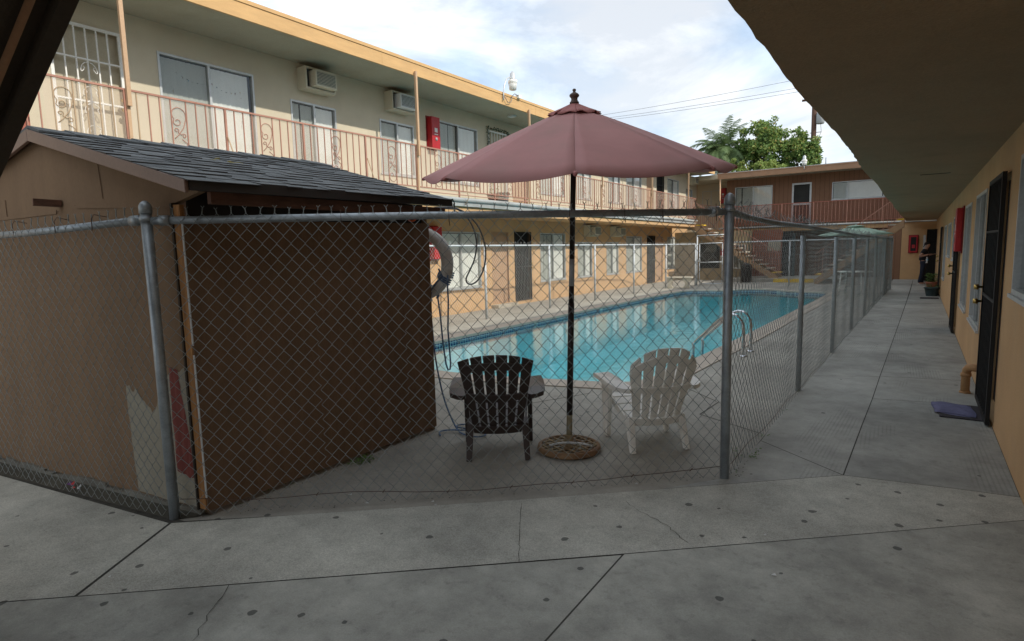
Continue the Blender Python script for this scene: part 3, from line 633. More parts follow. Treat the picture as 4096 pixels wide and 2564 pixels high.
def cabinet(T, u0, u1, z0, z1, dep, label, glassy=False):
    r = thing('extinguisher_cabinet', label, 'fire cabinet', T(u0, 0, z0), group='red fire extinguisher cabinets')
    b = MB(T); b.box(u0 - .03, u1 + .03, .003, .02, z0 - .03, z1 + .03); b.build('backboard', 'red_dark', r)
    b = MB(T); b.box(u0, u1, .0205, dep, z0, z1); bd = b.build('cabinet_body', 'red_box', r, bevel=.006)
    b = MB(T); um = (u0 + u1) / 2
    if glassy:
        b.box(u0 + .05, u1 - .05, dep - .001, dep + .003, z0 + .06, z1 - .06); b.build('door_glass', 'black_metal', r)
        b = MB(T); b.box(um - .05, um + .06, dep + .004, dep + .006, z0 + .18, z0 + .32); b.build('tag', 'red_box', r)
        b = MB(T); b.lathe([(.03, .1), (.045, .14), (.045, .36), (.02, .42)], T(um, dep + .01, z0 + .0) if False else (0, 0, 0), 8)
    else:
        b.box(um - .05, um + .05, dep + .001, dep + .004, z1 - .36, z1 - .26); b.box(um - .06, um + .06, dep + .001, dep + .004, z1 - .42, z1 - .40); b.build('label_plate', 'label_white', r)
        b = MB(T); b.tube([(um, dep + .002, z1 - .52), (um, dep + .012, z1 - .52)], .04, 12); b.build('lock_plate', 'transformer', r)
    return r
cabinet(TL, 10.88, 11.17, 4.12, 4.86, .17, 'bright red fire cabinet upstairs on the cream wall left of a window')
cabinet(TL, 10.80, 11.10, 1.45, 2.24, .17, 'red fire cabinet downstairs, partly behind the life ring')

# ---------------- balcony railing of the left building
RX = -8.70
rl = thing('balcony_railing', 'rust brown iron balcony railing with scroll panels along the upper storey', 'railing', (RX, 2.5, 2.84))
mb = MB(); mb.box(RX - .018, RX + .018, -2.5, 28.05, 3.825, 3.85); mb.build('top_rail', 'rail_rust', rl)
mb = MB(); mb.box(RX - .012, RX + .012, -2.5, 28.05, 2.985, 3.005); mb.box(RX + .0, RX + .02, 3, 28.05, 2.90, 2.915); mb.build('bottom_rail', 'rail_rust', rl)
def spiral(cu, cz, r0, r1, a0, a1, k=14): return [(cu + (r0 + (r1 - r0) * i / k) * math.cos(a0 + (a1 - a0) * i / k), cz + (r0 + (r1 - r0) * i / k) * math.sin(a0 + (a1 - a0) * i / k)) for i in range(k + 1)]
def scroll_pts(c, zb, zt):
    H = zt - zb; w_ = .09
    big = spiral(c - .005, zt - .20, .095, .095, PI * .0, PI * 1.25, 12); big = [(u, z_ if z_ < zt - .02 else zt - .02) for u, z_ in big]
    tail = spiral(c - .03, zt - .30, .06, .02, PI * 1.1, PI * 2.9, 12)
    s1 = [(c - .08, zb + H * .36), (c - .03, zb + H * .42), (c + .05, zb + H * .55), (c + .09, zb + H * .7)]
    return [s1 + big + tail, spiral(c - .05, zb + H * .50, .035, .012, -PI * .3, PI * 1.9, 10)[::-1] + spiral(c + .05, zb + H * .42, .035, .012, PI * .9, -PI * 1.3, 10),
            [(c + .09, zb + H * .3), (c + .02, zb + H * .36)][::-1] + spiral(c + .0, zb + .14, .09, .09, PI * .2, -PI * 1.0, 10) + spiral(c - .02, zb + .17, .06, .015, -PI * 1.0, -PI * 2.6, 10)]
bal = []; posts = []; c = 3.04
while c < 28:
    bal += [c - .105, c + .105, c + .245, c + .39, c + .535, c + .83, c + .975, c + 1.12]; posts.append(c + .685)
    mb = MB()
    for s_ in scroll_pts(c, 2.99, 3.83): mb.tube([(RX, u, z_) for u, z_ in s_], .0065, 5)
    mb.build('scroll', 'rail_tan' if c < 4 else 'rail_rust', rl); c += 1.37
for y in posts:
    if y < 28:
        mb = MB(); mb.box(RX - .015, RX + .015, y - .015, y + .015, 2.84, 3.825); mb.build('post', 'rail_rust', rl)
bal = sorted(y for y in bal if y < 28)
def bar(mb, y): mb.box(RX - .007, RX + .007, y - .007, y + .007, 3.0, 3.825)
for y in bal[:100]:
    mb = MB(); bar(mb, y); mb.build('baluster', 'rail_tan' if y < 3.9 else 'rail_rust', rl)
mb = MB()
for y in bal[100:] + [2.79, 2.65, 2.5, 2.36]: bar(mb, y)
o = mb.build('baluster', 'rail_rust', rl); o['kind'] = 'stuff'
mb = MB(); mb.add([(RX - .012, 2.84, 2.9), (RX - .012, 9.2, 2.9), (RX - .012, 9.2, 3.82), (RX - .012, 2.84, 3.82)], [(0, 1, 2, 3)]); mb.build('lattice_panel', 'lattice_cream', rl)
mb = MB(); mb.add([(RX - .012, 9.2, 2.9), (RX - .012, 28, 2.9), (RX - .012, 28, 3.82), (RX - .012, 9.2, 3.82)], [(0, 1, 2, 3)]); mb.build('lattice_panel', 'lattice_cream', rl)
for y in (5.1, 7.85, 10.65, 13.9, 17.0, 20.4):
    mb = MB(); mb.tube([(RX + .02, y, 3.42), (RX + .1, y + .05, 3.1), (RX + .14, y + .09, 2.84), (RX + .04, y + .07, 2.68)], .010, 5); mb.build('brace', 'rail_tan', rl)
sc_ = MB(); sc_.box(-9.3, -9.27, 2.45, 2.85, 2.84, 3.65); tag(sc_.build('slatted_screen', 'rail_red'), 'brown slatted shutter leaning at the left end of the balcony', 'shutter')
# things on the balcony
pt = thing('flower_pot', 'round brown flower pot standing on the balcony behind the railing', 'pot', (-9.0, 12.3, 2.84))
MB().lathe([(.10, 0), (.17, .2), (.18, .22), (.15, .22), (.14, .15)], (-9.0, 12.3, 2.84), 16).build('pot', 'siding_red', pt)
mb = MB()
for i in range(60):
    a = rnd(0, 6.28); r_ = rnd(.02, .16); p = Vector((-9.0 + r_ * math.cos(a), 12.3 + r_ * math.sin(a), 3.05 + rnd(0, .28))); q = Vector((rnd(-.05, .05), rnd(-.05, .05), rnd(0, .06))); s_ = Vector((rnd(-.02, .02), rnd(-.02, .02), .01))
    mb.add([p, p + q * .5 + s_, p + q, p + q * .5 - s_], [(0, 1, 2, 3)])
mb.build('foliage', 'leaf_light', pt)
wb = thing('pinwheel', 'colourful plastic pinwheel decoration tied behind the balcony railing', 'decoration', (-8.85, 11.35, 2.84))
MB().tube([(-8.85, 11.35, 2.84), (-8.85, 11.35, 3.42)], .006, 5).build('stick', 'alu', wb)
for k, m_ in enumerate(('orange', 'brass', 'leaf_light', 'cloth_blue', 'cloth_white', 'red_box')):
    a = k * PI / 3; mb = MB(); c_ = Vector((-8.84, 11.35, 3.42)); mb.add([c_, c_ + Vector((.01, .11 * math.cos(a), .11 * math.sin(a))), c_ + Vector((.03, .1 * math.cos(a + .7), .1 * math.sin(a + .7)))], [(0, 1, 2)]); mb.build('vane', m_, wb)
bx = thing('plastic_bin', 'grey plastic tub lying on the balcony by the barred door', 'tub', (-9.05, 12.8, 2.84))
MB().lathe([(.13, 0), (.17, .28), (.18, .29), (.16, .29), (.13, .03)], (-9.05, 12.8, 2.84), 16).build('tub_body', 'transformer', bx)
MB().lathe([(.185, .24), (.19, .26), (.185, .28)], (-9.05, 12.8, 2.84), 16, cap=False).build('rim', 'black_metal', bx)

# roof lamps
def roof_lamp(x, y, z, ang, label, arm=True):
    r = thing('roof_lamp', label, 'lamp', (x, y, z), group='white security lamps on the roof edges'); ca, sa = math.cos(ang), math.sin(ang)
    P = lambda d, zz: (x + ca * d, y + sa * d, z + zz)
    if arm: MB().tube([P(0, -.15), P(0, .0), P(.04, .2), P(.14, .38), P(.26, .45), P(.38, .44)], .018, 8).build('arm', 'lamp_metal', r); hd = .42
    else: MB().tube([P(0, -.1), P(0, .12)], .016, 8).build('arm', 'lamp_metal', r); hd = 0
    zz = 0 if arm else -.08
    c_ = P(hd, zz)
    MB().lathe([(.03, .62), (.03, .6), (.065, .58), (.07, .45), (.075, .43)], (c_[0], c_[1], z + zz), 16).build('housing', 'lamp_metal', r)
    MB().lathe([(.075, .43), (.118, .41), (.12, .34), (.112, .335)], (c_[0], c_[1], z + zz), 28, flute=.05).build('collar', 'white_metal', r)
    MB().lathe([(.112, .335), (.09, .18), (.05, .165), (.0, .165)], (c_[0], c_[1], z + zz), 20).build('lens', 'lamp_glass', r)
    return r
roof_lamp(-8.64, 12.35, 5.48, PI / 2, 'white barn lamp on a curved arm at the left building roof edge')
fl = thing('conduit_box', 'small white junction box with a looped cable on the orange fascia', 'junction box', (-8.64, 12.9, 5.5))
MB().box(-8.70, -8.60, 12.98, 13.1, 5.5, 5.58).build('box', 'white_metal', fl)
MB().tube([(-8.63, 12.38, 5.42), (-8.62, 12.5, 5.3), (-8.62, 12.64, 5.33), (-8.63, 12.72, 5.5), (-8.64, 12.85, 5.58), (-8.64, 13.0, 5.56)], .009, 6).build('cable', 'wire_black', fl)

# ---------------- far building (a few degrees off square)
fb = thing('apartment_building', 'brown sided two storey wing closing the far end of the courtyard', 'building', (-4, 31, 0), .0)
FY = 32.0
TF = lambda u, d, z: (u, FY - d + (u + 4) * .03, z)
TR = lambda u, d, z: (u, 30.6 - d + (u + 4) * .03, z)
fo = [(-7.88, -6.1, 3.02, 4.56), (-5.21, -4.35, 2.5, 4.56), (-3.48, -.95, 3.66, 4.48)]
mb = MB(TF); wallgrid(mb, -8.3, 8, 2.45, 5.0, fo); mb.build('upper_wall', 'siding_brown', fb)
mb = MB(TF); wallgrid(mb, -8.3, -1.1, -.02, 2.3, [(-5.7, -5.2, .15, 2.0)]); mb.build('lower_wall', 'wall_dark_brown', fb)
window(fb, TF, -7.88, -6.1, 3.02, 4.56, .49, screen=True); window(fb, TF, -3.48, -.95, 3.66, 4.48, .25, shade=0)
for (u0, u1, z0, z1) in ((-7.98, -7.9, 2.95, 4.66), (-6.08, -6.0, 2.95, 4.66), (-7.9, -6.08, 4.58, 4.66)): MB(TF).box(u0, u1, .004, .03, z0, z1).build('trim', 'siding_brown', fb)
f = MB(TF)
for a, b, c, d in ((-5.21, -5.13, 2.5, 4.56), (-4.43, -4.35, 2.5, 4.56), (-5.13, -4.43, 4.48, 4.56), (-5.13, -4.43, 3.5, 3.6)): f.box(a, b, -.04, .02, c, d)
d_ = f.build('screen_door', 'alu', fb); d_['label'] = 'aluminium framed screen door with dark mesh'
MB(TF).box(-5.13, -4.43, -.06, -.045, 2.5, 4.48).build('screen_mesh', 'interior', d_)
MB(TR).box(-8.3, 8, -1.5, -.02, 2.24, 2.42).build('balcony_slab', 'stucco_tan', fb)
MB(TR).box(-8.3, 8, -1.5, .015, 2.421, 2.5).build('balcony_deck', 'gutter_grey', fb)
MB(TR).tube([(-8.2, .04, 2.46), (-2, .04, 2.46), (7, .04, 2.46)], .045, 8).build('gutter', 'gutter_grey', fb)
mb = MB(TR); mb.box(-8.38, 8, -4, .0, 4.96, 5.1); mb.build('roof', 'soffit_upper', fb)
mb = MB(TR); mb.box(-8.38, 8, .002, .04, 4.9, 5.13); mb.box(-8.40, 8, .002, .06, 5.132, 5.17); mb.build('roof_fascia', 'fascia_brown', fb)
MB(TR).box(-8.38, 8, -4, .05, 5.172, 5.2).build('roof_edge', 'gutter_grey', fb)
MB(TR).tube([(-8.26, -.0, 2.5), (-8.26, -.0, 4.95)], .035, 8).build('post', 'post_tan', fb)
MB(TR).tube([(-3.68, -.5, 5.15), (-3.68, -.5, 5.54)], .025, 8).build('vent_pipe', 'transformer', fb)
MB(TR).box(-4.1, -3.85, -.9, -.6, 5.2, 5.25).build('roof_vent', 'fascia_brown', fb)
# recess between the two wings
rc = MB(); rc.box(-10.4, -8.3, 33.2, 33.3, 0, 5.2); rc.box(-12, -8.3, 31.0, 34, 4.98, 5.2); rc.box(-8.31, -8.25, 31.9, 33.2, 2.4, 5.0); rc.build('recess_wall', 'stucco_cream', fb)
MB().box(-10.4, -8.3, 31, 33.2, 2.3, 2.45).build('landing_slab', 'stucco_tan', fb)
TC = lambda u, d, z: (u, 33.19 - d, z)
window(fb, TC, -9.95, -9.0, 3.75, 4.62, .5, shade=1)
TC2 = lambda u, d, z: (u, 32.9 - d, z)
cabinet(TC2, -8.85, -8.6, 3.9, 4.66, .15, 'red fire cabinet upstairs in the corner recess behind the thin post')
roof_lamp(-4.49, 30.5, 5.12, 0, 'white dome lamp standing on the far brown roof edge', arm=False)
# low end wall under the right wing
MB().box(-1.1, -.58, 30.0, 30.12, -.02, 2.3).build('brown_panel', 'siding_brown', fb)
MB().box(-.579, 1.4, 30.0, 30.12, -.02, 2.3).build('end_wall', 'stucco_tan', fb)
MB().box(-1.1, -1.05, 30.12, 32.2, -.02, 2.3).build('corner_wall', 'wall_dark_brown', fb)
MB().box(.18, .27, 29.96, 29.997, .05, 1.85).build('door_frame', 'alu', fb)
TE = lambda u, d, z: (u, 29.995 - d, z)
cabinet(TE, -.30, -.01, 1.14, 1.84, .12, 'red framed fire cabinet with dark glass on the end wall of the walkway', glassy=True)
# lower front wall behind the stairs, left part
TLW = lambda u, d, z: (u, 28.6 - d, z)
lw = thing('stair_side_wall', 'tan lower wall with a dark barred window under the stairs', 'wall', (-8, 28.6, 0))
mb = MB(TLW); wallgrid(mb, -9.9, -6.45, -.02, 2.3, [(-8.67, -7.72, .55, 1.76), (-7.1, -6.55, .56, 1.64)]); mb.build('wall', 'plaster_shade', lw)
window(lw, TLW, -7.1, -6.55, .56, 1.64, shade=1)
mb = MB(TLW); mb.box(-8.67, -7.72, -.11, -.1, .55, 1.76); dw = mb.build('window', 'interior', lw); dw['label'] = 'dark window with vertical bars'
mb = MB(TLW)
for i in range(8): u = -8.64 + i * .128; mb.box(u, u + .014, .0, .014, .55, 1.76)
mb.build('bars', 'grille_dark', dw)
MB(TLW).box(-8.38, -7.88, -.09, .05, 1.35, 1.7).build('panel', 'grille_dark', lw)
TLW2 = lambda u, d, z: (u, 28.6 - d, z)
cabinet(TLW2, -7.66, -7.56, 1.16, 1.42, .1, 'small red fire extinguisher box on the tan wall under the stairs')
rw = thing('brown_partition', 'red brown board wall beside the dark doorway under the far balcony', 'wall', (-5.7, 29.4, 0))
MB(lambda u, d, z: (u, 29.4 - d, z)).box(-6.45, -5.15, -.05, 0, .15, 2.3).build('boards', 'siding_red', rw)
MB(lambda u, d, z: (u, 29.4 - d, z)).box(-5.75, -5.2, .003, .02, 1.32, 1.74).build('notice_board', 'patch_grey', rw)
dk = thing('dark_doorway', 'dark open doorway with a tall grey door beyond the stairs', 'doorway', (-4.9, 29.5, 0))
MB().box(-5.13, -4.7, 29.45, 29.5, .15, 2.2).build('door', 'black_metal', dk)
MB().box(-4.69, -4.6, 29.4, 29.5, .15, 2.1).build('frame', 'pot_teal', dk)

# far balcony railing
rf = thing('balcony_railing', 'rust brown railing with plain bars along the far brown building', 'railing', (-4, 30.6, 2.5))
MB(TR).box(-8.1, 7, -.02, .015, 3.5, 3.53).build('top_rail', 'rail_red', rf); MB(TR).box(-8.1, 7, -.01, .01, 2.6, 2.62).build('bottom_rail', 'rail_red', rf)
u = -8.1; k = 0
while u < 2:
    mb = MB(TR)
    if k % 9 == 0: mb.box(u - .018, u + .018, -.018, .018, 2.5, 3.5); mb.build('post', 'rail_rust', rf)
    else: mb.box(u - .008, u + .008, -.008, .008, 2.62, 3.5); mb.build('baluster', 'rail_rust', rf)
    u += .15; k += 1
mb = MB(TR); mb.add([(-8.1, -.022, 2.6), (7, -.022, 2.6), (7, -.022, 3.5), (-8.1, -.022, 3.5)], [(0, 1, 2, 3)]); mb.build('lattice_panel', 'lattice_rust', rf)
r2 = thing('landing_railing', 'short rust brown railing panel at the corner landing by the stairs', 'railing', (-9.2, 30.9, 2.5))
mb = MB(); mb.beam((-9.26, 30.6, 3.72), (-8.43, 30.9, 3.6), .03, .03)
for i in range(10): t = i / 9; x = -9.26 + .83 * t; mb.box(x - .01, x + .01, 30.6 + .3 * t, 30.62 + .3 * t, 2.5, 3.72 - .12 * t)
mb.build('bars', 'rail_rust', r2)

# ---------------- stairs
def stairs(name, x0, z0, x1, z1, y0, y1, n_, label, railz=1.0, rail_y=None, closed_=False):
    r = thing(name, label, 'stairs', ((x0 + x1) / 2, (y0 + y1) / 2, min(z0, z1))); dx, dz = (x1 - x0) / n_, (z1 - z0) / n_
    for y in (y0, y1):
        mb = MB(); sl = Vector((x1 - x0, 0, z1 - z0)); mb.prism([(x0, y - .025, z0 - .30), (x1, y - .025, z1 - .30), (x1, y - .025, z1 - .02), (x0, y - .025, z0 - .02)], (0, .05, 0)); mb.build('stringer', 'stringer', r)
    for i in range(n_):
        xa = x0 + dx * i; zz = z0 + dz * i; mb = MB(); mb.box(min(xa, xa + dx) - .02, max(xa, xa + dx) + .02, y0 + .03, y1 - .03, zz - .045, zz)
        mb.build('tread', 'yellow_paint' if i in (0, n_ - 1) else 'tread', r)
    for y in (y0,):
        mb = MB(); mb.beam((x0, y - .03, z0 + railz), (x1, y - .03, z1 + railz), .03, .03); mb.beam((x0, y - .03, z0 + .15), (x1, y - .03, z1 + .15), .02, .02)
        k = abs(int((x1 - x0) / .13))
        for i in range(k + 1):
            t = i / k; x = x0 + (x1 - x0) * t; zz = z0 + (z1 - z0) * t; q = .014 if i % 10 else .03; mb.box(x - q / 2, x + q / 2, y - .03 - q / 2, y - .03 + q / 2, zz + (.15 if i % 10 else -.1), zz + railz)
        mb.build('handrail', 'rail_rust', r)
    return r
stairs('staircase', -8.62, 2.62, -4.95, .22, 27.7, 28.5, 13, 'open tread staircase descending from the left balcony behind the gate')
stairs('staircase', -.45, 2.45, -3.35, .2, 26.3, 27.2, 12, 'brown staircase with pale treads at the right end above the green umbrella')

# ---------------- right building with the covered walkway and the front wing
RXW = .60
TRW = lambda u, d, z: (RXW - d, u, z)
rb = thing('apartment_building', 'tan apartment wing on the right whose upper floor roofs the concrete walkway', 'building', (3, 12, 0))
ro_w = [(3.6, 5.68, 1.2, 2.2), (8.22, 9.6, .6, 2.15), (10.42, 11.66, .6, 2.12), (13.75, 15.2, 1.22, 2.07), (16.3, 17.8, 1.24, 2.0), (18.7, 20.2, .6, 2.0)]
ro_d = [(6.3, 7.4, .02, 2.15), (12.5, 13.4, .02, 2.1), (21, 21.9, .02, 2.0)]
mb = MB(TRW); wallgrid(mb, -3, 30, -.02, 2.7, ro_w + ro_d); mb.build('lower_wall', 'stucco_tan', rb)
random.seed(11)
edge = [(-.62, .48)]
y = .9
while y < 30.2:
    edge.append((-.60 + .10 * (y / 22) + rnd(-.005, .005) + .012 * math.sin(y * 1.3), y)); y += .12 if y < 8 else .8
edge.append((-.45, 30.0))
fw = [(-2.3, .87), (-3.34, 1.11), (-4.69, 1.38), (-7.41, 1.99), (-9.0, 2.35)]
fwj = []
for i in range(len(fw) - 1):
    for k in range(6): t = k / 6; fwj.append((fw[i][0] * (1 - t) + fw[i + 1][0] * t, fw[i][1] * (1 - t) + fw[i + 1][1] * t + rnd(-.003, .003)))
outl = [(.62, 30.0)] + edge[::-1] + [(-.62, -3), (.62, -3)]
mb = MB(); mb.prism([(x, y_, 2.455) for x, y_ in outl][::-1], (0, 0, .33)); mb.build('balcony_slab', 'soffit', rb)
fwj = [(x, y_ - .22) for x, y_ in fwj if x > -4.6]
outl = [(-.622, .30)] + fwj + [(-4.6, -3), (-.622, -3)]
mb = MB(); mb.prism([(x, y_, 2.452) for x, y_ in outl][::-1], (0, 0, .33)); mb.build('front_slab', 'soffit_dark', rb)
MB().box(-1.0, -.72, 6, 12, 2.7, 2.71) if False else None
MB().box(-.02, .3, 9.4, 9.42, 2.449, 2.4545).build('ceiling_seam', 'joint_dark', rb)
mb = MB(); mb.box(.6, 8, -3, 30, 2.786, 5.3); mb.build('upper_storey', 'stucco_cream', rb)
mb = MB(); mb.box(-.62, 9, -3, 30.2, 5.302, 5.5); mb.build('roof', 'fascia_brown', rb)
mb = MB(); mb.box(-.1, 1.2, -3, 4.4, 5.503, 7.2); mb.build('roof_sun_block', 'stucco_cream', rb)  # unseen block added on the roof to keep sun off the shed
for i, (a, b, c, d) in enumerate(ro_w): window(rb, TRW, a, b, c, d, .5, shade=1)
for (a, b, c, d) in ro_d[1:]: bardoor(rb, TRW, a, b, c, d, 'black_metal', 6, knob='r', d=.06)
bardoor(rb, TRW, 6.3, 7.4, .02, 2.15, 'black_metal', 9, knob='r', d=.055, back='black_metal')
cabinet(TRW, 12.02, 12.5, 1.42, 2.12, .10, 'deep red fire cabinet projecting from the tan wall above the walkway')
# near staircase whose underside crosses the top left corner
ns = thing('staircase', 'dark underside of a staircase slanting across the top left corner, nearest to the camera', 'stairs', (-3.3, .2, 0))
SA, SB = Vector((-1.75, .819, 2.589)), Vector((-4.54, .286, .0)); sdv = (SB - SA).normalized(); sw = Vector((.187, -.982, 0)); upv = Vector((0, 0, 1))
for o_ in (0, .88):
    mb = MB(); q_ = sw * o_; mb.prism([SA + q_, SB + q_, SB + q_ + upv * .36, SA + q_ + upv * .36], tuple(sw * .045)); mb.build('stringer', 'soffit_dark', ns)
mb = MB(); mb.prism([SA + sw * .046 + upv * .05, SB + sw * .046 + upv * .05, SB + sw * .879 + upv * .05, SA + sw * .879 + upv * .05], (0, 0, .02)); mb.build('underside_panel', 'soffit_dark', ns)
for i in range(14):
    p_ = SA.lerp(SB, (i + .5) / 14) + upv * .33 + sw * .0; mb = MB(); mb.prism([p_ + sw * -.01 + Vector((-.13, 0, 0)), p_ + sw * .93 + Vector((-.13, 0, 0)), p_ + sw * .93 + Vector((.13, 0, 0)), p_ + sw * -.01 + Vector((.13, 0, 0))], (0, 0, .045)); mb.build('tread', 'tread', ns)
MB().tube([SA + sw * .10 + upv * .02, SB + sw * .10 + upv * .02], .012, 6).build('conduit', 'fascia_brown', ns)
# passage gate at the far end of the walkway
gt = thing('passage_gate', 'tall black barred gate across the end of the covered walkway', 'gate', (.5, 28, 0))
mb = MB(); mb.box(.27, .59, 28.0, 28.02, .03, 2.02); mb.build('backing_sheet', 'black_metal', gt)
mb = MB()
for i in range(5): x = .27 + i * .078; mb.box(x, x + .015, 27.97, 27.99, .03, 2.05)
mb.box(.27, .59, 27.965, 27.99, 2.02, 2.05); mb.build('bars', 'black_metal', gt)
sp = thing('standpipe', 'tan painted pipe elbow rising beside the black security door', 'pipe', (.48, 7.65, 0))
MB().tube([(.48, 7.65, 0), (.48, 7.65, .2), (.485, 7.64, .25), (.5, 7.6, .285), (.53, 7.55, .295), (.6, 7.5, .295)], .04, 14).build('pipe', 'pipe_tan', sp)
mb = MB(); mb.lathe([(.05, 0), (.05, .02), (.042, .025)], (.48, 7.65, 0), 14); mb.lathe([(.047, .18), (.047, .215)], (.48, 7.65, 0), 14); mb.build('collar', 'pipe_tan', sp)

# ================================================================== SHED
random.seed(3)
sh = thing('pool_shed', 'brown plywood pump shed with a dark shingled gable roof behind the chain link fence', 'shed', (-4.9, 2.7, 0))
GA = Vector((-6.054, 1.414, 0)); GB = Vector((-3.60, 1.787, 0)); gd = (GB - GA).normalized(); gn = Vector((gd.y, -gd.x, 0))   # gn points to the camera side
def gp(x, z, d=0):   # point on the gable wall at world X = x
    t = (x - GA.x) / (GB.x - GA.x); p = GA.lerp(GB, t) + gn * d; return (p.x, p.y, z)
mb = MB(); g = [(-6.55, 0.03), (-3.66, 0.03), (-3.66, 1.93), (-3.42, 1.985), (-5.05, 2.44), (-6.55, 2.0)]
mb.prism([gp(x, z, 0) for x, z in g], tuple(-gn * .04)); mb.build('gable_wall', 'shed_tan', sh)
# battens / torn paper seams on the gable
mb = MB()
for a, b in [((-6.6, 1.915), (-4.86, 1.945)), ((-4.66, 1.975), (-3.7, 1.925)), ((-5.52, 1.93), (-5.52, 2.06)), ((-4.34, 2.00), (-4.36, 2.26))]:
    pa, pb = Vector(gp(a[0], a[1], .004)), Vector(gp(b[0], b[1], .004)); mb.beam(pa, pb, .003, .0035)
mb.build('seams', 'shed_dark', sh)
mb = MB(); mb.prism([gp(x, z, .002) for x, z in [(-6.6, 1.90), (-4.88, 1.93), (-4.88, 1.955), (-5.46, 1.94), (-6.6, 1.93)]], tuple(gn * .004))
mb.prism([gp(x, z, .002) for x, z in [(-4.64, 1.955), (-3.66, 1.905), (-3.66, 1.935), (-4.64, 1.985)]], tuple(gn * .004)); mb.build('trim_strip', 'shed_tan', sh)
mb = MB(); a_ = Vector(gp(-4.82, 1.995, 0)); mb.beam(a_, a_ + gn * .15 + Vector((-.05, 0, .005)), .045, .045); mb.build('beam_stub', 'wood_red', sh)
mb = MB(); mb.box(-5.118, -5.085, 1.425, 1.44, 1.98, 2.02)
def jag(pts, d, k=5, j=.012):
    o_ = []
    for i in range(len(pts)):
        a, b = pts[i], pts[(i + 1) % len(pts)]
        for q in range(k): t = q / k; o_.append((a[0] * (1 - t) + b[0] * t + rnd(-j, j) * .5, a[1] * (1 - t) + b[1] * t + rnd(-j, j)))
    return [gp(x, z, d) for x, z in o_]
mb = MB(); mb.poly(jag([(-4.28, .045), (-3.665, .03), (-3.665, .98), (-3.70, .94), (-3.74, .9), (-3.86, .88), (-3.96, .80), (-4.0, .66), (-4.05, .62), (-4.12, .68), (-4.20, .755), (-4.24, .74), (-4.27, .78), (-4.31, .76), (-4.30, .4)], .0025, 4, .008)); mb.build('paint_patch', 'patch_grey', sh)['label'] = 'unpainted grey patch on the gable wall'
mb = MB(); mb.poly(jag([(-3.85, .25), (-3.69, .22), (-3.70, .5), (-3.745, .78), (-3.76, .92), (-3.84, .93), (-3.85, .6)], .0045, 4, .01)); mb.build('paint_patch', 'patch_red', sh)['label'] = 'brushed dark red patch on the gable wall'
mb = MB(); 
for i in range(26):
    x0_ = -6.5 + i * .11; p = gp(x0_, .0, .02); q = gp(x0_ + .11, .0, .02); h0 = .035 + rnd(-.02, .015)
    mb.prism([(p[0], p[1], -.01), (q[0], q[1], -.01), (q[0], q[1], h0), (p[0], p[1], h0 + rnd(-.01, .01))], tuple(-gn * .03))
mb.build('footing', 'cement', sh)
# corner: trim board, stud and white edge
mb = MB(); mb.box(-3.664, -3.645, 1.755, 1.80, .03, 1.93); mb.build('corner_gap', 'drip_black', sh)
mb = MB(); mb.prism([(-3.643, 1.765, .04), (-3.585, 1.772, .04), (-3.585, 1.80, .04), (-3.643, 1.80, .04)], (0, 0, 1.88)); mb.build('corner_stud', 'wood_raw', sh)
mb = MB()
zs = [.14, .5, .9, 1.2]; 
for z0_, z1_ in ((.12, 1.02), (1.08, 1.82)): mb.box(-3.585, -3.572, 1.774, 1.80, z0_, z1_)
mb.build('white_edge', 'paint_white', sh)
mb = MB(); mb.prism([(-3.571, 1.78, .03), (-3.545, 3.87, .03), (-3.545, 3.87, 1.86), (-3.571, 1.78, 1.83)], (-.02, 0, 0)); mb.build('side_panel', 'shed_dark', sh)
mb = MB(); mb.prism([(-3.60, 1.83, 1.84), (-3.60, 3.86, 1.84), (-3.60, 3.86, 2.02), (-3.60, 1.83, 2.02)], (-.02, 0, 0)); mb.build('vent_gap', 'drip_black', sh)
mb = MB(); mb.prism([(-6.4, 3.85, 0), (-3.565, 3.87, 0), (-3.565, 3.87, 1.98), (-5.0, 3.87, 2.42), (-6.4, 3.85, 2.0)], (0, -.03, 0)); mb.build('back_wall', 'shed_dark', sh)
mb = MB(); mb.box(-3.43, -3.39, 1.86, 3.92, 1.915, 1.985); mb.build('eave_beam', 'wood_red', sh)
mb = MB(); mb.box(-3.3, -3.27, 2.9, 2.93, 1.86, 1.96) if False else None
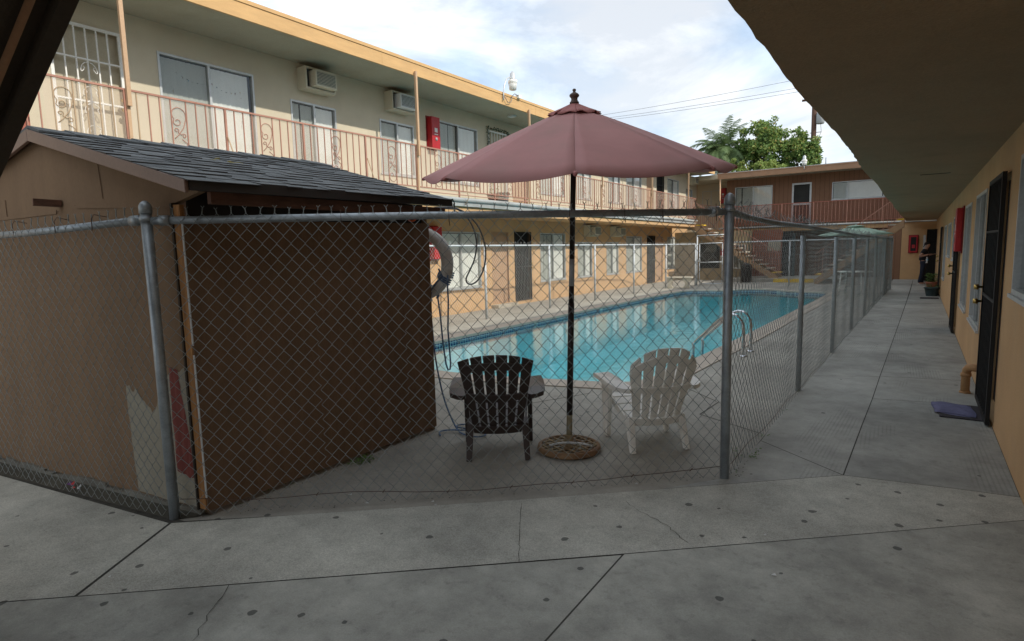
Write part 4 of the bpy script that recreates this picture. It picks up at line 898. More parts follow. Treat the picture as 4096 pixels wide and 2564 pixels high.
# roof: bilinear patch, s ridge to eave, t front to back
RF, RB, EF, EB = Vector((-5.0, 1.53, 2.495)), Vector((-5.0, 3.90, 2.515)), Vector((-3.31, 1.695, 2.03)), Vector((-3.33, 3.93, 2.05))
LF, LBk = Vector((-6.69, 1.30, 2.03)), Vector((-6.69, 3.93, 2.04))
def rp(s, t, h=0, left=False):
    a, b = (LF, LBk) if left else (EF, EB)
    p = RF.lerp(a, s).lerp(RB.lerp(b, s), t); return p + Vector((0, 0, h))
mb = MB()
for lf in (False, True):
    q = [rp(0, 0, -.012, lf), rp(1, 0, -.012, lf), rp(1, 1, -.012, lf), rp(0, 1, -.012, lf)]; mb.prism(q, (0, 0, -.02))
mb.build('roof_deck', 'wood_red', sh)
mb = MB(); rows = 13
for lf in (False, True):
    for r_ in range(rows):
        s0, s1 = (rows - 1 - r_) / rows, (rows - r_) / rows + .012
        t = -rnd(0, .05); 
        while t < 1:
            wt = rnd(.045, .11); t1 = min(t + wt, 1.0); ta = max(t, -.008); mb.cur = random.choice((0, 0, 1, 2))
            if t1 - ta > .004:
                h = .003 + (.005 if random.random() < .5 else .0) + rnd(0, .0015); ss = min(1.02, s1 + rnd(-.006, .012))
                p = [rp(s0 - .01, ta, .001, lf), rp(ss, ta, .002, lf), rp(ss, t1, .002, lf), rp(s0 - .01, t1, .001, lf), rp(s0 - .01, ta, .004, lf), rp(ss, ta, h + .004, lf), rp(ss, t1, h + .004, lf), rp(s0 - .01, t1, .004, lf)]
                mb.add(p, [(4, 5, 6, 7)]); mb.cur = 3; mb.add(p, [(1, 2, 6, 5), (0, 1, 5, 4), (2, 3, 7, 6)])  # butt and side faces black asphalt, colour also standing in for shadow gaps
            t = t1 + .002
for k in range(11):  # ridge caps
    t0, t1 = k / 11 - .005, (k + 1) / 11 + .01; mb.cur = k % 3; h = .018
    for lf in (False, True):
        p = [rp(0, t0, h + .012, lf), rp(.09, t0, h + .006, lf), rp(.09, t1, h, lf), rp(0, t1, h, lf)]; mb.add(p, [(0, 1, 2, 3)])
        mb.add([rp(0, t0, h + .012, lf), rp(.09, t0, h + .006, lf), rp(.09, t0, h - .01, lf), rp(0, t0, h - .01, lf)], [(0, 1, 2, 3)])
        mb.add([rp(.09, t0, h + .006, lf), rp(.09, t1, h, lf), rp(.09, t1, h - .02, lf), rp(.09, t0, h - .02, lf)], [(0, 1, 2, 3)])
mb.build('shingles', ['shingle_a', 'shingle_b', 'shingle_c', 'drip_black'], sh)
fwd = Vector((gn.x, gn.y, 0)) * .022
mb = MB()
mb.prism([RF + Vector((0, 0, -.075)), EF + Vector((0, 0, -.07)), EF + Vector((0, 0, 0)), RF + Vector((0, 0, .004))], tuple(fwd)); mb.build('rake_trim', 'drip_brown', sh)
mb = MB(); mb.prism([LF + Vector((0, 0, -.07)), RF + Vector((0, 0, -.075)), RF + Vector((0, 0, .004)), LF], tuple(fwd)); mb.build('rake_trim', 'drip_brown', sh)
mb = MB(); mb.prism([EF + Vector((0, 0, -.055)), EB + Vector((0, 0, -.055)), EB + Vector((0, 0, 0)), EF], (.016, 0, 0)); mb.build('eave_trim', 'drip_black', sh)
for o in sh.children:
    if o.name.startswith('rake'): 
        b = o.modifiers.new('bevel', 'BEVEL'); b.width = .003; b.segments = 2
# dry leaves on the roof
mb = MB()
for k in range(9):
    p = rp(.55 + rnd(-.05, .05), .33 + rnd(-.04, .06), .04); q = Vector((rnd(-.07, .07), rnd(-.05, .05), .004)); s_ = Vector((-q.y, q.x, 0)) * .3; mb.add([p, p + q * .5 + s_, p + q, p + q * .5 - s_], [(0, 1, 2, 3)])
tag(mb.build('dry_leaves', 'leaf_gold'), 'few dry brown leaves lying on the shed shingles', 'leaves')

# ================================================================== CHAIN LINK FENCES
def chain(path, zb, zt, name, m, parent, pitch=.041, vh=.046, wr=.0016, nsd=4, amp=.004, seed=1, barb=.028, side=1, fine=True, lean=.2):
    """woven wire fabric along path [(x,y)..]; zt(s) top height function; barbs twisted above the top"""
    rd = random.Random(seed); P_ = [Vector((x, y)) for x, y in path]; ln = [0]
    for i in range(len(P_) - 1): ln.append(ln[-1] + (P_[i + 1] - P_[i]).length)
    def at(s):
        for i in range(len(P_) - 1):
            if s <= ln[i + 1] or i == len(P_) - 2:
                d = (P_[i + 1] - P_[i]).normalized(); p = P_[i] + d * (s - ln[i]); return p, d
    mb = MB(); nw = int(ln[-1] / pitch); hw = pitch / 2 + (.0022 if fine else .001)
    wob = lambda s, z: .006 * math.sin(s * 2.1 + z * 3) + .004 * math.sin(s * 5.3 + 1.7)
    for i in range(nw):
        s0 = pitch * (i + .5); zt_ = zt(s0); nseg = int((zt_ - zb) / vh); vh_ = (zt_ - zb) / nseg
        p0, d = at(s0); nrm = Vector((-d.y, d.x)) * side; pts = []
        for k in range(nseg + 1):
            sg = -1 if (k + i) % 2 else 1; z = zt_ - k * vh_; u = sg * hw; am = amp * (1 if sg > 0 else -1)
            def pt(u, z, a):
                q = p0 + d * u + nrm * (a + wob(s0 + u, z)); return (q.x, q.y, z)
            if fine:
                if k: pts.append(pt(u * .75, z + vh_ * .13, -am))
                pts.append(pt(u, z, 0))
                if k < nseg: pts.append(pt(u * .75, z - vh_ * .13, am))
            else: pts.append(pt(u, z, am * .5))
        mb.tube(pts, wr, nsd, cap=False, smooth=True)
    # barbs at top knots
    for i in range(-1, nw):
        if i % 2 == 0: s0 = pitch * (i + 1)
        else: continue
        if s0 <= .01 or s0 >= ln[-1] - .01: continue
        p0, d = at(s0); nrm = Vector((-d.y, d.x)) * side; zt_ = zt(s0); h = barb * rd.uniform(.75, 1.2); lu, la = rd.uniform(-lean, lean) * h, rd.uniform(-lean, lean) * h
        b0 = Vector((p0.x, p0.y, zt_)) + Vector((nrm.x, nrm.y, 0)) * wob(s0, zt_); tp = b0 + Vector((d.x * lu + nrm.x * la, d.y * lu + nrm.y * la, h)); dv = Vector((d.x, d.y, 0))
        if fine:
            for ph in (0, PI):
                pts = [b0.lerp(tp, j / 6) + dv * (.0022 * math.cos(ph + j * 1.6)) + Vector((nrm.x, nrm.y, 0)) * (.0022 * math.sin(ph + j * 1.6)) for j in range(7)]
                e = rd.uniform(.7, 1.2); pts.append(tp + dv * (.011 * e * (1 if ph else -1)) + Vector((0, 0, .010 * e))); mb.tube(pts, wr, 4, cap=False)
        else:
            mb.tube([b0, tp, tp + dv * .01 + Vector((0, 0, .01))], wr * 1.2, 3, cap=False)
    return mb.build(name, m, parent)
def post(parent, x, y, h, r=.031, z0=0, cap=True, m='galv', flute=.05):
    mb = MB(); mb.lathe([(r, z0), (r, h)], (x, y, 0), 28, flute=flute); p = mb.build('post', m, parent)
    if cap:
        mb = MB(); mb.lathe([(r + .004, h - .03), (r + .005, h), (r + .003, h + .015), (r * .8, h + .032), (r * .4, h + .042), (.002, h + .045)], (x, y, 0), 20); mb.lathe([(r + .006, h - .075), (r + .006, h - .052)], (x, y, 0), 20); mb.build('post_cap', m, p)
    return p
def wirelen(path, z, amp=.01):
    out_ = []
    for i in range(len(path) - 1):
        a, b = Vector(path[i]), Vector(path[i + 1]); k = max(2, int((b - a).length / .2))
        for j in range(k): t = j / k; p = a.lerp(b, t); out_.append((p.x, p.y, z(len(out_)) + rnd(-amp, amp)))
    out_.append((path[-1][0], path[-1][1], z(len(out_)))); return out_
PLx, PRx = (-3.73, 1.65), (-1.03, 4.03)
# front run
ff = thing('chain_link_fence', 'front chain link fence panel between two capped posts, in front of the shed and chairs', 'fence', (-2.4, 2.85, 0), group='galvanised chain link fence runs')
post(ff, *PLx, 1.90); post(ff, *PRx, 1.90)
fd = (Vector(PRx) - Vector(PLx)).normalized(); fn = Vector((fd.y, -fd.x))
off = lambda p, a, b: (p[0] + fd.x * a + fn.x * b, p[1] + fd.y * a + fn.y * b)
a_, b_ = off(PLx, .03, 0), off(PRx, -.03, 0)
mb = MB(); mb.tube([(a_[0], a_[1], 1.828), (-2.5, 2.74, 1.832), (b_[0], b_[1], 1.823)], .023, 14); mb.build('top_rail', 'galv', ff)
for q, s_ in ((PLx, 1), (PRx, -1)):
    mb = MB(); p1, p2 = off(q, .02 * s_, .0), off(q, .13 * s_, .0); mb.tube([(p1[0], p1[1], 1.826), (off(q, .07 * s_, 0)[0], off(q, .07 * s_, 0)[1], 1.828), (off(q, .075 * s_, 0)[0], off(q, .075 * s_, 0)[1], 1.828), (p2[0], p2[1], 1.828)], [.012, .014, .031, .031], 14); mb.build('rail_cup', 'galv', ff)
mb = MB(); mb.tube([(PRx[0] - .09, PRx[1] - .085, 1.825), (PRx[0] - .085, PRx[1] - .10, 1.825)], .036, 14); mb.build('rail_end_disc', 'paint_white', ff)
chain([off(PLx, .035, .026), off(PRx, -.035, .026)], .02, lambda s: 1.862 + .004 * math.sin(s * 4), 'wire_mesh', 'mesh_wire', ff, seed=2, wr=.0018)
zw = lambda i: .10 - .004 * i if i < 9 else (.06 + .003 * (i - 9))
mb = MB(); wp = wirelen([off(PLx, .05, .03), off(PRx, -.05, .03)], lambda i: [.13, .12, .10, .095, .10, .105, .09, .07, .06, .055, .06, .065, .06, .065, .075, .08, .09, .10, .10][min(i, 18)], .003); mb.tube(wp, .0022, 5)
for i in range(2, len(wp) - 1, 2):
    p = Vector(wp[i]); mb.tube([p + Vector((-.01, 0, -.012)), p + Vector((0, -.006, 0)), p + Vector((.01, 0, .014))], .003, 4)
mb.build('tension_wire', 'rust_wire', ff)
mb = MB()
for t in (.31, .49, .70, .80, .87, .97):
    p = Vector(PLx).lerp(Vector(PRx), t); mb.tube([(p.x + fn.x * .03, p.y + fn.y * .03, 1.875), (p.x + fn.x * .034, p.y + fn.y * .034, 1.80), (p.x, p.y, 1.79), (p.x - fn.x * .025, p.y - fn.y * .025, 1.83)], .002, 4); mb.tube([(p.x + fn.x * .034, p.y + fn.y * .034, 1.80), (p.x + fn.x * .03 + .005, p.y + fn.y * .03, 1.765)], .003, 4)
mb.build('tie_wires', 'rust_wire', ff)
# left run
fl_ = thing('chain_link_fence', 'left chain link fence run in front of the shed gable', 'fence', (-5, 1.45, 0), group='galvanised chain link fence runs')
ld = (Vector((-5.75, 1.32)) - Vector(PLx)).normalized(); E_ = Vector(PLx) + ld * 4.5; lnn = Vector((-ld.y, ld.x))
if lnn.y > 0: lnn = -lnn
mb = MB(); s0 = Vector(PLx) + ld * .03; mb.tube([(s0.x, s0.y, 1.835), (-5.0, 1.44, 1.80), (E_.x, E_.y, 1.79)], .023, 14); mb.build('top_rail', 'galv', fl_)
mb = MB(); p1 = Vector(PLx) + ld * .06; p2 = Vector(PLx) + ld * .13; mb.tube([(p1.x, p1.y, 1.834), (p2.x, p2.y, 1.833)], .031, 14); mb.build('rail_cup', 'galv', fl_)
m0 = Vector(PLx) + ld * .035 + lnn * .026; m1 = E_ + lnn * .026
chain([(m0.x, m0.y), (m1.x, m1.y)], .015, lambda s: 1.866 - .012 * s / 1.5 + .004 * math.sin(s * 9), 'wire_mesh', 'mesh_wire', fl_, seed=5, wr=.0018, lean=.15)
mb = MB()
for dd in (.45, .85, 1.35):
    p = Vector(PLx) + ld * dd; mb.tube([(p.x + .03, p.y + .03, 1.87), (p.x + lnn.x * .03, p.y + lnn.y * .03, 1.885), (p.x + lnn.x * .04 - .02, p.y + lnn.y * .04, 1.86), (p.x + lnn.x * .03 - .05, p.y + lnn.y * .03, 1.79)], .0025, 4)
mb.build('tie_wires', 'rust_wire', fl_)
# walkway run
fr_ = thing('chain_link_fence', 'long chain link fence run along the covered walkway, its top rail sagging', 'fence', (-.9, 14, 0), group='galvanised chain link fence runs')
rpath = [(-1.03, 4.03), (-1.01, 6.95), (-.97, 9.66), (-.95, 12.43), (-.90, 14.9), (-.86, 17.4), (-.79, 20.8), (-.71, 23.5)]
def rz(s):
    k = [(0, 1.825), (.55, 1.80), (1.45, 1.785), (2.9, 1.79), (4.1, 1.78), (5.9, 1.765), (8.4, 1.745), (10.8, 1.735), (13.4, 1.725), (19.5, 1.71)]
    for i in range(len(k) - 1):
        if s <= k[i + 1][0]: t = (s - k[i][0]) / (k[i + 1][0] - k[i][0]); return k[i][1] * (1 - t) + k[i + 1][1] * t
    return k[-1][1]
rp_ = [Vector(p) for p in rpath]; rpts = []; acc = 0
for i in range(len(rp_) - 1):
    for j in range(6): q = rp_[i].lerp(rp_[i + 1], j / 6); rpts.append((q.x, q.y, rz(acc + (rp_[i + 1] - rp_[i]).length * j / 6)))
    acc += (rp_[i + 1] - rp_[i]).length
rpts.append((rpath[-1][0], rpath[-1][1], rz(acc))); rpts[0] = (-1.03, 4.065, 1.825)
MB().tube(rpts, .022, 12).build('top_rail', 'galv', fr_)
for x, y in rpath[1:]: post(fr_, x - .0, y, 1.69, .027, cap=False)
post(fr_, -.80, 21.6, .45, .04, cap=False, flute=0)
chain([(x + .029, y + (.04 if i == 0 else 0)) for i, (x, y) in enumerate(rpath)], .012, lambda s: rz(s) + .035 + .008 * math.sin(s * 3.1), 'wire_mesh', 'mesh_wire', fr_, seed=9, wr=.0017, barb=.045, lean=1.1)
mb = MB(); mb.tube([(x + .034, y + .03, .10 + .02 * math.sin(i * 2)) for i, (x, y) in enumerate([(-1.03 + .32 * t / 40, 4.03 + 19.4 * t / 40) for t in range(41)])], .002, 4); mb.build('tension_wire', 'rust_wire', fr_)
# far side run and end run with gate
fs = thing('chain_link_fence', 'whitish chain link fence between the pool and the left building', 'fence', (-8.4, 16, 0), group='galvanised chain link fence runs')
sp_ = [(-8.42, 5.4), (-8.42, 8.3), (-8.42, 11.1), (-8.36, 13.95), (-8.34, 16.7), (-8.3, 19.7), (-8.1, 22.4), (-7.55, 24.35)]
MB().tube([(x, y, 1.745 - .003 * (y - 11)) for x, y in sp_], .021, 8).build('top_rail', 'galv_white', fs)
for x, y in sp_: post(fs, x, y, 1.73 - .003 * (y - 11), .03, cap=False, m='galv_white', flute=0)
chain(sp_, .03, lambda s: 1.77 - .003 * (s - 5.7), 'wire_mesh', 'mesh_far', fs, seed=4, wr=.0025, nsd=3, fine=False, barb=.05, lean=.6)
fe = thing('chain_link_fence', 'end chain link fence beyond the pool with a framed swing gate', 'fence', (-4, 24.2, 0), group='galvanised chain link fence runs')
post(fe, -7.50, 24.4, 2.06, .03, cap=False, m='galv_white', flute=0); post(fe, -6.42, 24.5, 2.06, .03, cap=False, m='galv_white', flute=0)
MB().tube([(-7.5, 24.4, 2.05), (-6.42, 24.5, 2.06)], .022, 8).build('top_rail', 'galv_white', fe)
g_ = MB()
for a, b in [((-7.40, 24.4, .06), (-7.40, 24.4, 1.72)), ((-6.5, 24.48, .06), (-6.5, 24.48, 1.73)), ((-7.4, 24.4, 1.72), (-6.5, 24.48, 1.73)), ((-7.4, 24.4, .08), (-6.5, 24.48, .08)), ((-7.4, 24.4, .95), (-6.5, 24.48, .96))]: g_.tube([a, b], .018, 8)
gt2 = g_.build('gate', 'galv_white', fe); chain([(-7.38, 24.42), (-6.52, 24.5)], .08, lambda s: 1.74, 'gate_mesh', 'mesh_far', gt2, seed=8, fine=False, nsd=3, wr=.002)
MB().box(-7.44, -7.36, 24.35, 24.39, .98, 1.06).build('gate_latch', 'alu', gt2)
ep = [(-6.42, 24.5), (-4.0, 24.45), (-1.9, 24.3), (-.71, 23.9)]
MB().tube([(x, y, 1.74) for x, y in ep], .021, 8).build('top_rail', 'galv_white', fe)
for x, y in ep[1:]: post(fe, x, y, 1.72, .028, cap=False, m='galv_white', flute=0)
chain(ep, .04, lambda s: 1.76, 'wire_mesh', 'mesh_far', fe, seed=6, fine=False, nsd=3, wr=.002, barb=.04)

# ================================================================== MAROON UMBRELLA
um = thing('patio_umbrella', 'faded maroon market umbrella with a turned wooden finial between the two chairs', 'umbrella', (-2.24, 4.0, 0))
UB = Vector((-2.24, 4.0, 0)); UT = Vector((-2.175, 4.035, 2.70)); ua = (UT - UB).normalized()
pp = lambda h: tuple(UB + ua * h)
mb = MB(); mb.tube([pp(.03), pp(.29)], .0235, 16); mb.cur = 1; mb.tube([pp(.29), pp(1.19)], .0245, 16); mb.tube([pp(1.19), pp(1.32)], .021, 16); mb.cur = 2; mb.tube([pp(1.32), pp(1.53)], .0212, 16); mb.cur = 1; mb.tube([pp(1.53), pp(2.70)], .021, 16)
mb.build('pole', ['pole_cream', 'pole_dark', 'transformer'], um)
cdv = Vector((-UT.x, -UT.y, 0)).normalized(); base_ang = math.atan2(cdv.y, cdv.x)
tilt_ax = Vector((-cdv.y, cdv.x, 0)); TM = Matrix.Rotation(math.radians(7.5), 3, tilt_ax); RU = 1.20
def upt(r, a, z): return UT + Vector((0, 0, -.025)) + TM @ Vector((r * math.cos(a), r * math.sin(a), z))
def canopy(mb, R, h, seg=8, nr=9, na=9, sag=.045, hem=.0, lift=0, ang=base_ang, ruf=0):
    vs = []; fs = []
    for k in range(seg):
        a0, a1 = ang + k * 2 * PI / seg, ang + (k + 1) * 2 * PI / seg; b = len(vs)
        for i in range(nr + 1):
            s = i / nr
            for j in range(na + 1):
                t = j / na; x = R * s * (math.cos(a0) * (1 - t) + math.cos(a1) * t); y = R * s * (math.sin(a0) * (1 - t) + math.sin(a1) * t); w_ = 4 * t * (1 - t)
                z = -h * s + .008 * math.sin(PI * s) * (R > .5) - w_ * sag * s ** 6 - .006 * w_ * math.sin(PI * s) + lift
                if ruf and i >= nr - 1: z += ruf * math.sin(t * 7 + k * 2.3) * (1 if i == nr else .4); x *= 1 + .02 * math.sin(t * 9 + k); y *= 1 + .02 * math.sin(t * 9 + k)
                v = UT + Vector((0, 0, -.025)) + TM @ Vector((x, y, z)); vs.append(v)
        for i in range(nr):
            for j in range(na): q = b + i * (na + 1) + j; fs.append((q, q + 1, q + na + 2, q + na + 1))
    mb.add(vs, fs, True); return mb
mb = canopy(MB(), RU, .485); cn = mb.build('canopy', 'maroon', um)
sm = cn.modifiers.new('solid', 'SOLIDIFY'); sm.thickness = .003; sm.offset = -1
mb = MB()
for k in range(8):
    a = base_ang + k * PI / 4; mb.tube([upt(.02, a, -.03), upt(RU * .5, a, -.258), upt(RU * .99, a, -.495)], .008, 5)
mb.build('ribs', 'pole_dark', um)
mb = MB()
for k in range(8):
    a = base_ang + k * PI / 4; mb.tube([UT + Vector((0, 0, -.40)), upt(RU * .5, a, -.24)], .006, 5)
mb.lathe([(.03, 0), (.04, .02), (.04, .06), (.03, .08)], tuple(UT + Vector((0, 0, -.46))), 12); mb.build('struts', 'pole_dark', um)
for k in range(8):
    mb = MB(); a = base_ang + k * PI / 4; c0, c1 = upt(RU * .96, a, -.478), upt(RU * 1.008, a, -.498); sd_ = Vector((-math.sin(a), math.cos(a), 0)); mb.tube([c0, c0.lerp(c1, .6), c1], [.013, .016, .010], 6); mb.build('rib_pocket', 'maroon_dark', um)
mb = canopy(MB(), .20, .082, nr=4, na=8, sag=.004, lift=.022, ruf=.008, ang=base_ang + .1); vt = mb.build('vent_flap', 'maroon_dark', um)
sm = vt.modifiers.new('solid', 'SOLIDIFY'); sm.thickness = .004
MB().lathe([(r_ * .78, z_ * .66) for r_, z_ in [(.036, 0), (.045, .006), (.045, .02), (.036, .032), (.030, .05), (.032, .068), (.046, .085), (.048, .10), (.036, .115), (.018, .128), (.011, .138), (.017, .148), (.018, .158), (.012, .168), (.0, .172)]], (UT.x, UT.y, UT.z - .015), 22).build('finial', 'finial', um)
ub = thing('umbrella_base', 'round rusty cast iron umbrella base with a lattice pattern', 'umbrella base', (-2.24, 4.0, 0))
mb = MB(); mb.lathe([(.228, .012), (.252, .0), (.256, .012), (.25, .038), (.236, .046), (.222, .04), (.222, .012), (.228, .012)], (-2.24, 4.0, .004), 48, cap=False); mb.build('rim', 'rust_rim', ub)
mb = MB()
for s_ in (0, 1):
    for i in range(-3, 4):
        o_ = i * .062; hl = math.sqrt(max(0, .226 ** 2 - o_ ** 2)); a = base_ang + (PI / 5 if s_ else -PI / 3.4); ca, sa = math.cos(a), math.sin(a)
        p0 = Vector((-2.24 + ca * -hl - sa * o_, 4.0 + sa * -hl + ca * o_, .034 + .004 * s_)); p1 = Vector((-2.24 + ca * hl - sa * o_, 4.0 + sa * hl + ca * o_, .034 + .004 * s_)); mb.beam(p0, p1, .016, .014)
mb.build('lattice', 'rust_cream', ub, bevel=.003)
mb = MB(); mb.lathe([(.06, .03), (.05, .05), (.036, .06), (.034, .12), (.028, .125)], (-2.24, 4.0, 0), 16); mb.build('socket', 'rust_cream', ub)
mb = MB(); mb.tube([(-2.34, 3.86, .058), (-2.28, 3.9, .075), (-2.2, 3.93, .085), (-2.1, 3.99, .075), (-2.04, 4.02, .055)], .009, 6); mb.build('handle', 'paint_white', ub)

# ================================================================== CHAIRS
def chair(loc, heading, m, label, arch=.06, seed=1):
    """adirondack style moulded chair; local +y is forward"""
    r = thing('lounge_chair', label, 'chair', (loc[0], loc[1], 0), heading)
    def bk(x, s, d=0):  # on the back plane, s metres up from its foot
        th = math.radians(20); y0, z0 = -.20, .215; cur = .05 * (x / .28) ** 2
        return (x, y0 - s * math.sin(th) + (cur + d) * math.cos(th), z0 + s * math.cos(th) + (cur + d) * math.sin(th))
    mb = MB(); Lb = .68; ap = 2.2 if arch < .1 else 2.8
    for i in range(6):
        k = i - 2.5; xb, xt = k * .066, k * .096; wb, wt = .052, .085; top = Lb - arch * (abs(k) / 2.5) ** 2
        prof = []; nseg = 10
        for side in (-1, 1):
            pts = []
            for j in range(nseg + 1):
                t = j / nseg; s = top * t; wd = (wb + (wt - wb) * t ** 1.2) / 2
                if arch > .1 and t > .85 and abs(k) > 2: wd *= 1 - (t - .85) * 2.2
                pts.append((xb + (xt - xb) * t + side * wd, s))
            prof.append(pts)
        vs = []; fs = []
        for d in (0, -.013):
            for j in range(nseg + 1):
                xl, s = prof[0][j]; xr, _ = prof[1][j]; xm = (xl + xr) / 2; ff_ = (lambda x_: s * (Lb - arch * (min(1.12, abs(x_) / .255)) ** ap) / top)
                vs += [bk(xl, ff_(xl), d), bk(xm, ff_(xm), d - .002), bk(xr, ff_(xr), d)]
        q = 3 * (nseg + 1)
        for j in range(nseg):
            for c in (0, 1):
                a = j * 3 + c; fs.append((a, a + 1, a + 4, a + 3)); fs.append((q + a, q + a + 3, q + a + 4, q + a + 1))
            fs.append((j * 3, j * 3 + 3, q + j * 3 + 3, q + j * 3)); fs.append((j * 3 + 2, q + j * 3 + 2, q + j * 3 + 5, j * 3 + 5))
        e = nseg * 3; fs += [(e, e + 1, q + e + 1, q + e), (e + 1, e + 2, q + e + 2, q + e + 1)]
        mb.add(vs, fs)
    def xband(s0, s1, hw0, hw1, ar, d=-.014, th=.012):
        n = 14; vs = []; fs = []
        for i in range(n + 1):
            k = -1 + 2 * i / n
            for s, hw in ((s0, hw0), (s1, hw1)):
                for dd in (d, d - th): vs.append(bk(k * hw, s - ar * k * k, dd))
        for i in range(n):
            a = i * 4; b = a + 4; fs += [(a, b, b + 2, a + 2), (a + 1, a + 3, b + 3, b + 1), (a, a + 1, b + 1, b), (a + 2, b + 2, b + 3, a + 3)]
        fs += [(0, 2, 3, 1), (n * 4, n * 4 + 1, n * 4 + 3, n * 4 + 2)]; mb.add(vs, fs)
    xband(Lb - .12, Lb - .055, .255, .27, arch * .95); xband(.29, .345, .225, .235, .0, th=.02); xband(-.01, .055, .185, .195, 0, th=.022)
    mb.build('backrest', m, r, world=False, bevel=.003)
    # seat: cross slats following a dished curve
    sy = [(-.20, .225), (-.12, .245), (-.03, .275), (.07, .31), (.17, .345), (.26, .362), (.325, .345), (.35, .30)]
    mb = MB()
    for i in range(len(sy) - 1):
        (a, za), (b, zb_) = sy[i], sy[i + 1]; g = .008; d = Vector((0, b - a, zb_ - za)).normalized(); A = Vector((0, a, za)) + d * g; B = Vector((0, b, zb_)) - d * g; n_ = Vector((0, -d.z, d.y)) * .012
        hw = .20 + .04 * (i / 6)
        mb.add([(-hw, A.y, A.z), (hw, A.y, A.z), (hw, B.y, B.z), (-hw, B.y, B.z), (-hw, A.y - n_.y, A.z - n_.z), (hw, A.y - n_.y, A.z - n_.z), (hw, B.y - n_.y, B.z - n_.z), (-hw, B.y - n_.y, B.z - n_.z)], [(0,1,2,3),(7,6,5,4),(0,4,5,1),(1,5,6,2),(2,6,7,3),(3,7,4,0)])
    for sx in (-1, 1):
        for i in range(len(sy) - 1):
            (a, za), (b, zb_) = sy[i], sy[i + 1]; mb.beam((sx * (.215 + .005 * i), a, za - .025), (sx * (.22 + .005 * i), b, zb_ - .025), .014, .055)
    mb.build('seat', m, r, world=False, bevel=.002)
    for sx in (-1, 1):
        # rear leg: tapering blade from the seat frame back to the floor
        mb = MB(); top = [(sx * .185, -.215, .27), (sx * .240, -.215, .27), (sx * .240, -.12, .30), (sx * .185, -.12, .30)]; bot = [(sx * .205, -.30, 0), (sx * .247, -.30, 0), (sx * .247, -.255, 0), (sx * .205, -.255, 0)]
        mb.add(top + bot, [(0, 1, 2, 3), (4, 7, 6, 5), (0, 4, 5, 1), (1, 5, 6, 2), (2, 6, 7, 3), (3, 7, 4, 0)]); mb.build('leg', m, r, world=False, bevel=.006)
        # front leg: wide shaped plate up to the arm
        mb = MB(); pr = [(.17, 0), (.245, 0), (.30, .30), (.315, .515), (.12, .515), (.135, .33)]
        mb.prism([(sx * .262, y, z) for y, z in pr], (sx * .022, 0, 0)); mb.prism([(sx * .246, y, z) for y, z in [(.17, 0), (.19, 0), (.16, .33), (.14, .50), (.12, .50), (.135, .33)]], (sx * .016, 0, 0)); mb.build('leg', m, r, world=False, bevel=.005)
        # arm
        mb = MB(); ol = [(.262, -.315), (.30, -.30), (.355, -.24), (.375, -.10), (.372, .10), (.365, .26), (.345, .345), (.30, .375), (.25, .35), (.235, .26), (.24, .05), (.245, -.12), (.235, -.22), (.24, -.29)]
        zf = lambda y: .53 + .018 * math.cos((y - .1) * 4.5) - .02 * max(0, y - .26) * 8
        n = len(ol); vs = [(sx * x, y, zf(y)) for x, y in ol] + [(sx * x, y, zf(y) - .016) for x, y in ol] + [(sx * (x + (.004 if x > .3 else 0)), y, zf(y) - .034) for x, y in ol]
        fs = [tuple(range(n)), tuple(range(n, 2 * n))[::-1]] + [(i, (i + 1) % n, 2 * n + (i + 1) % n, 2 * n + i) for i in range(n)]
        mb.add(vs, fs); mb.build('armrest', m, r, world=False, bevel=.004)
    return r
def head(dx, dy): return math.atan2(-dx, dy)
chair((-2.745, 3.735), head(-.57, .82), 'plastic_brown', 'dark brown plastic slatted chair seen from behind, left of the umbrella pole', .065)
chair((-1.80, 4.53), head(-.70, .71), 'plastic_white', 'white plastic slatted chair with a fan back, right of the umbrella pole', .14)

# ================================================================== LIFE RING, ROPE, HOSE
rg = thing('life_ring', 'weathered white life ring hanging at the back corner of the shed', 'life ring', (-3.72, 4.0, 1.52))
cx_, cz_ = Vector((-3.775, 3.985, 0)), 1.505; rt = Vector((.97, .22, 0)).normalized()
ringp = lambda a, R: (cx_ + rt * (R * math.cos(a)) + Vector((0, 0, cz_ + R * math.sin(a))))
MB().tube([ringp(2 * PI * k / 48, .285) for k in range(48)], .062, 16, closed=True, flat=.8).build('ring', 'ring_white', rg)
mb = MB()
def wrap(a, r=.070, k=22, tw=.25):
    pts = []
    for j in range(k + 1):
        ph = 2 * PI * j / k; c_ = ringp(a + tw * (j / k - .5), .285); rad = (rt * math.cos(a) + Vector((0, 0, math.sin(a)))); nn_ = rt.cross(Vector((0, 0, 1))); pts.append(c_ + rad * (r * math.cos(ph)) + nn_ * (r * .85 * math.sin(ph)))
    return pts
for a in (-.42, -.36, -.48): mb.tube(wrap(a, .069), .008, 6)
for a in (-1.15, -1.2): mb.tube(wrap(a, .069), .008, 6)
front = rt.cross(Vector((0, 0, 1))); front = front if front.dot(Vector((3.7, -4, 0))) > 0 else -front
mb.tube([ringp(-.2, .23) + front * .062, ringp(-.42, .29) + front * .065, ringp(-.7, .26) + front * .065, ringp(-1.1, .285) + front * .067, ringp(-1.2, .34) + front * .05], .008, 6)
mb.build('lashing', 'rope', rg)
rpz = thing('rope', 'blue and white rope hanging from the life ring, coiled beside the brown chair', 'rope', (-3.4, 4.1, 0))
mb = MB()
mb.tube([(-3.458, 4.0, 1.40), (-3.459, 3.993, 1.27), (-3.457, 3.995, 1.177), (-3.468, 3.987, .908), (-3.456, 3.994, .60), (-3.462, 3.99, .545), (-3.476, 3.98, .535), (-3.49, 3.97, .593), (-3.506, 3.958, .773), (-3.519, 3.948, 1.045), (-3.535, 3.94, 1.22)], .0075, 6)
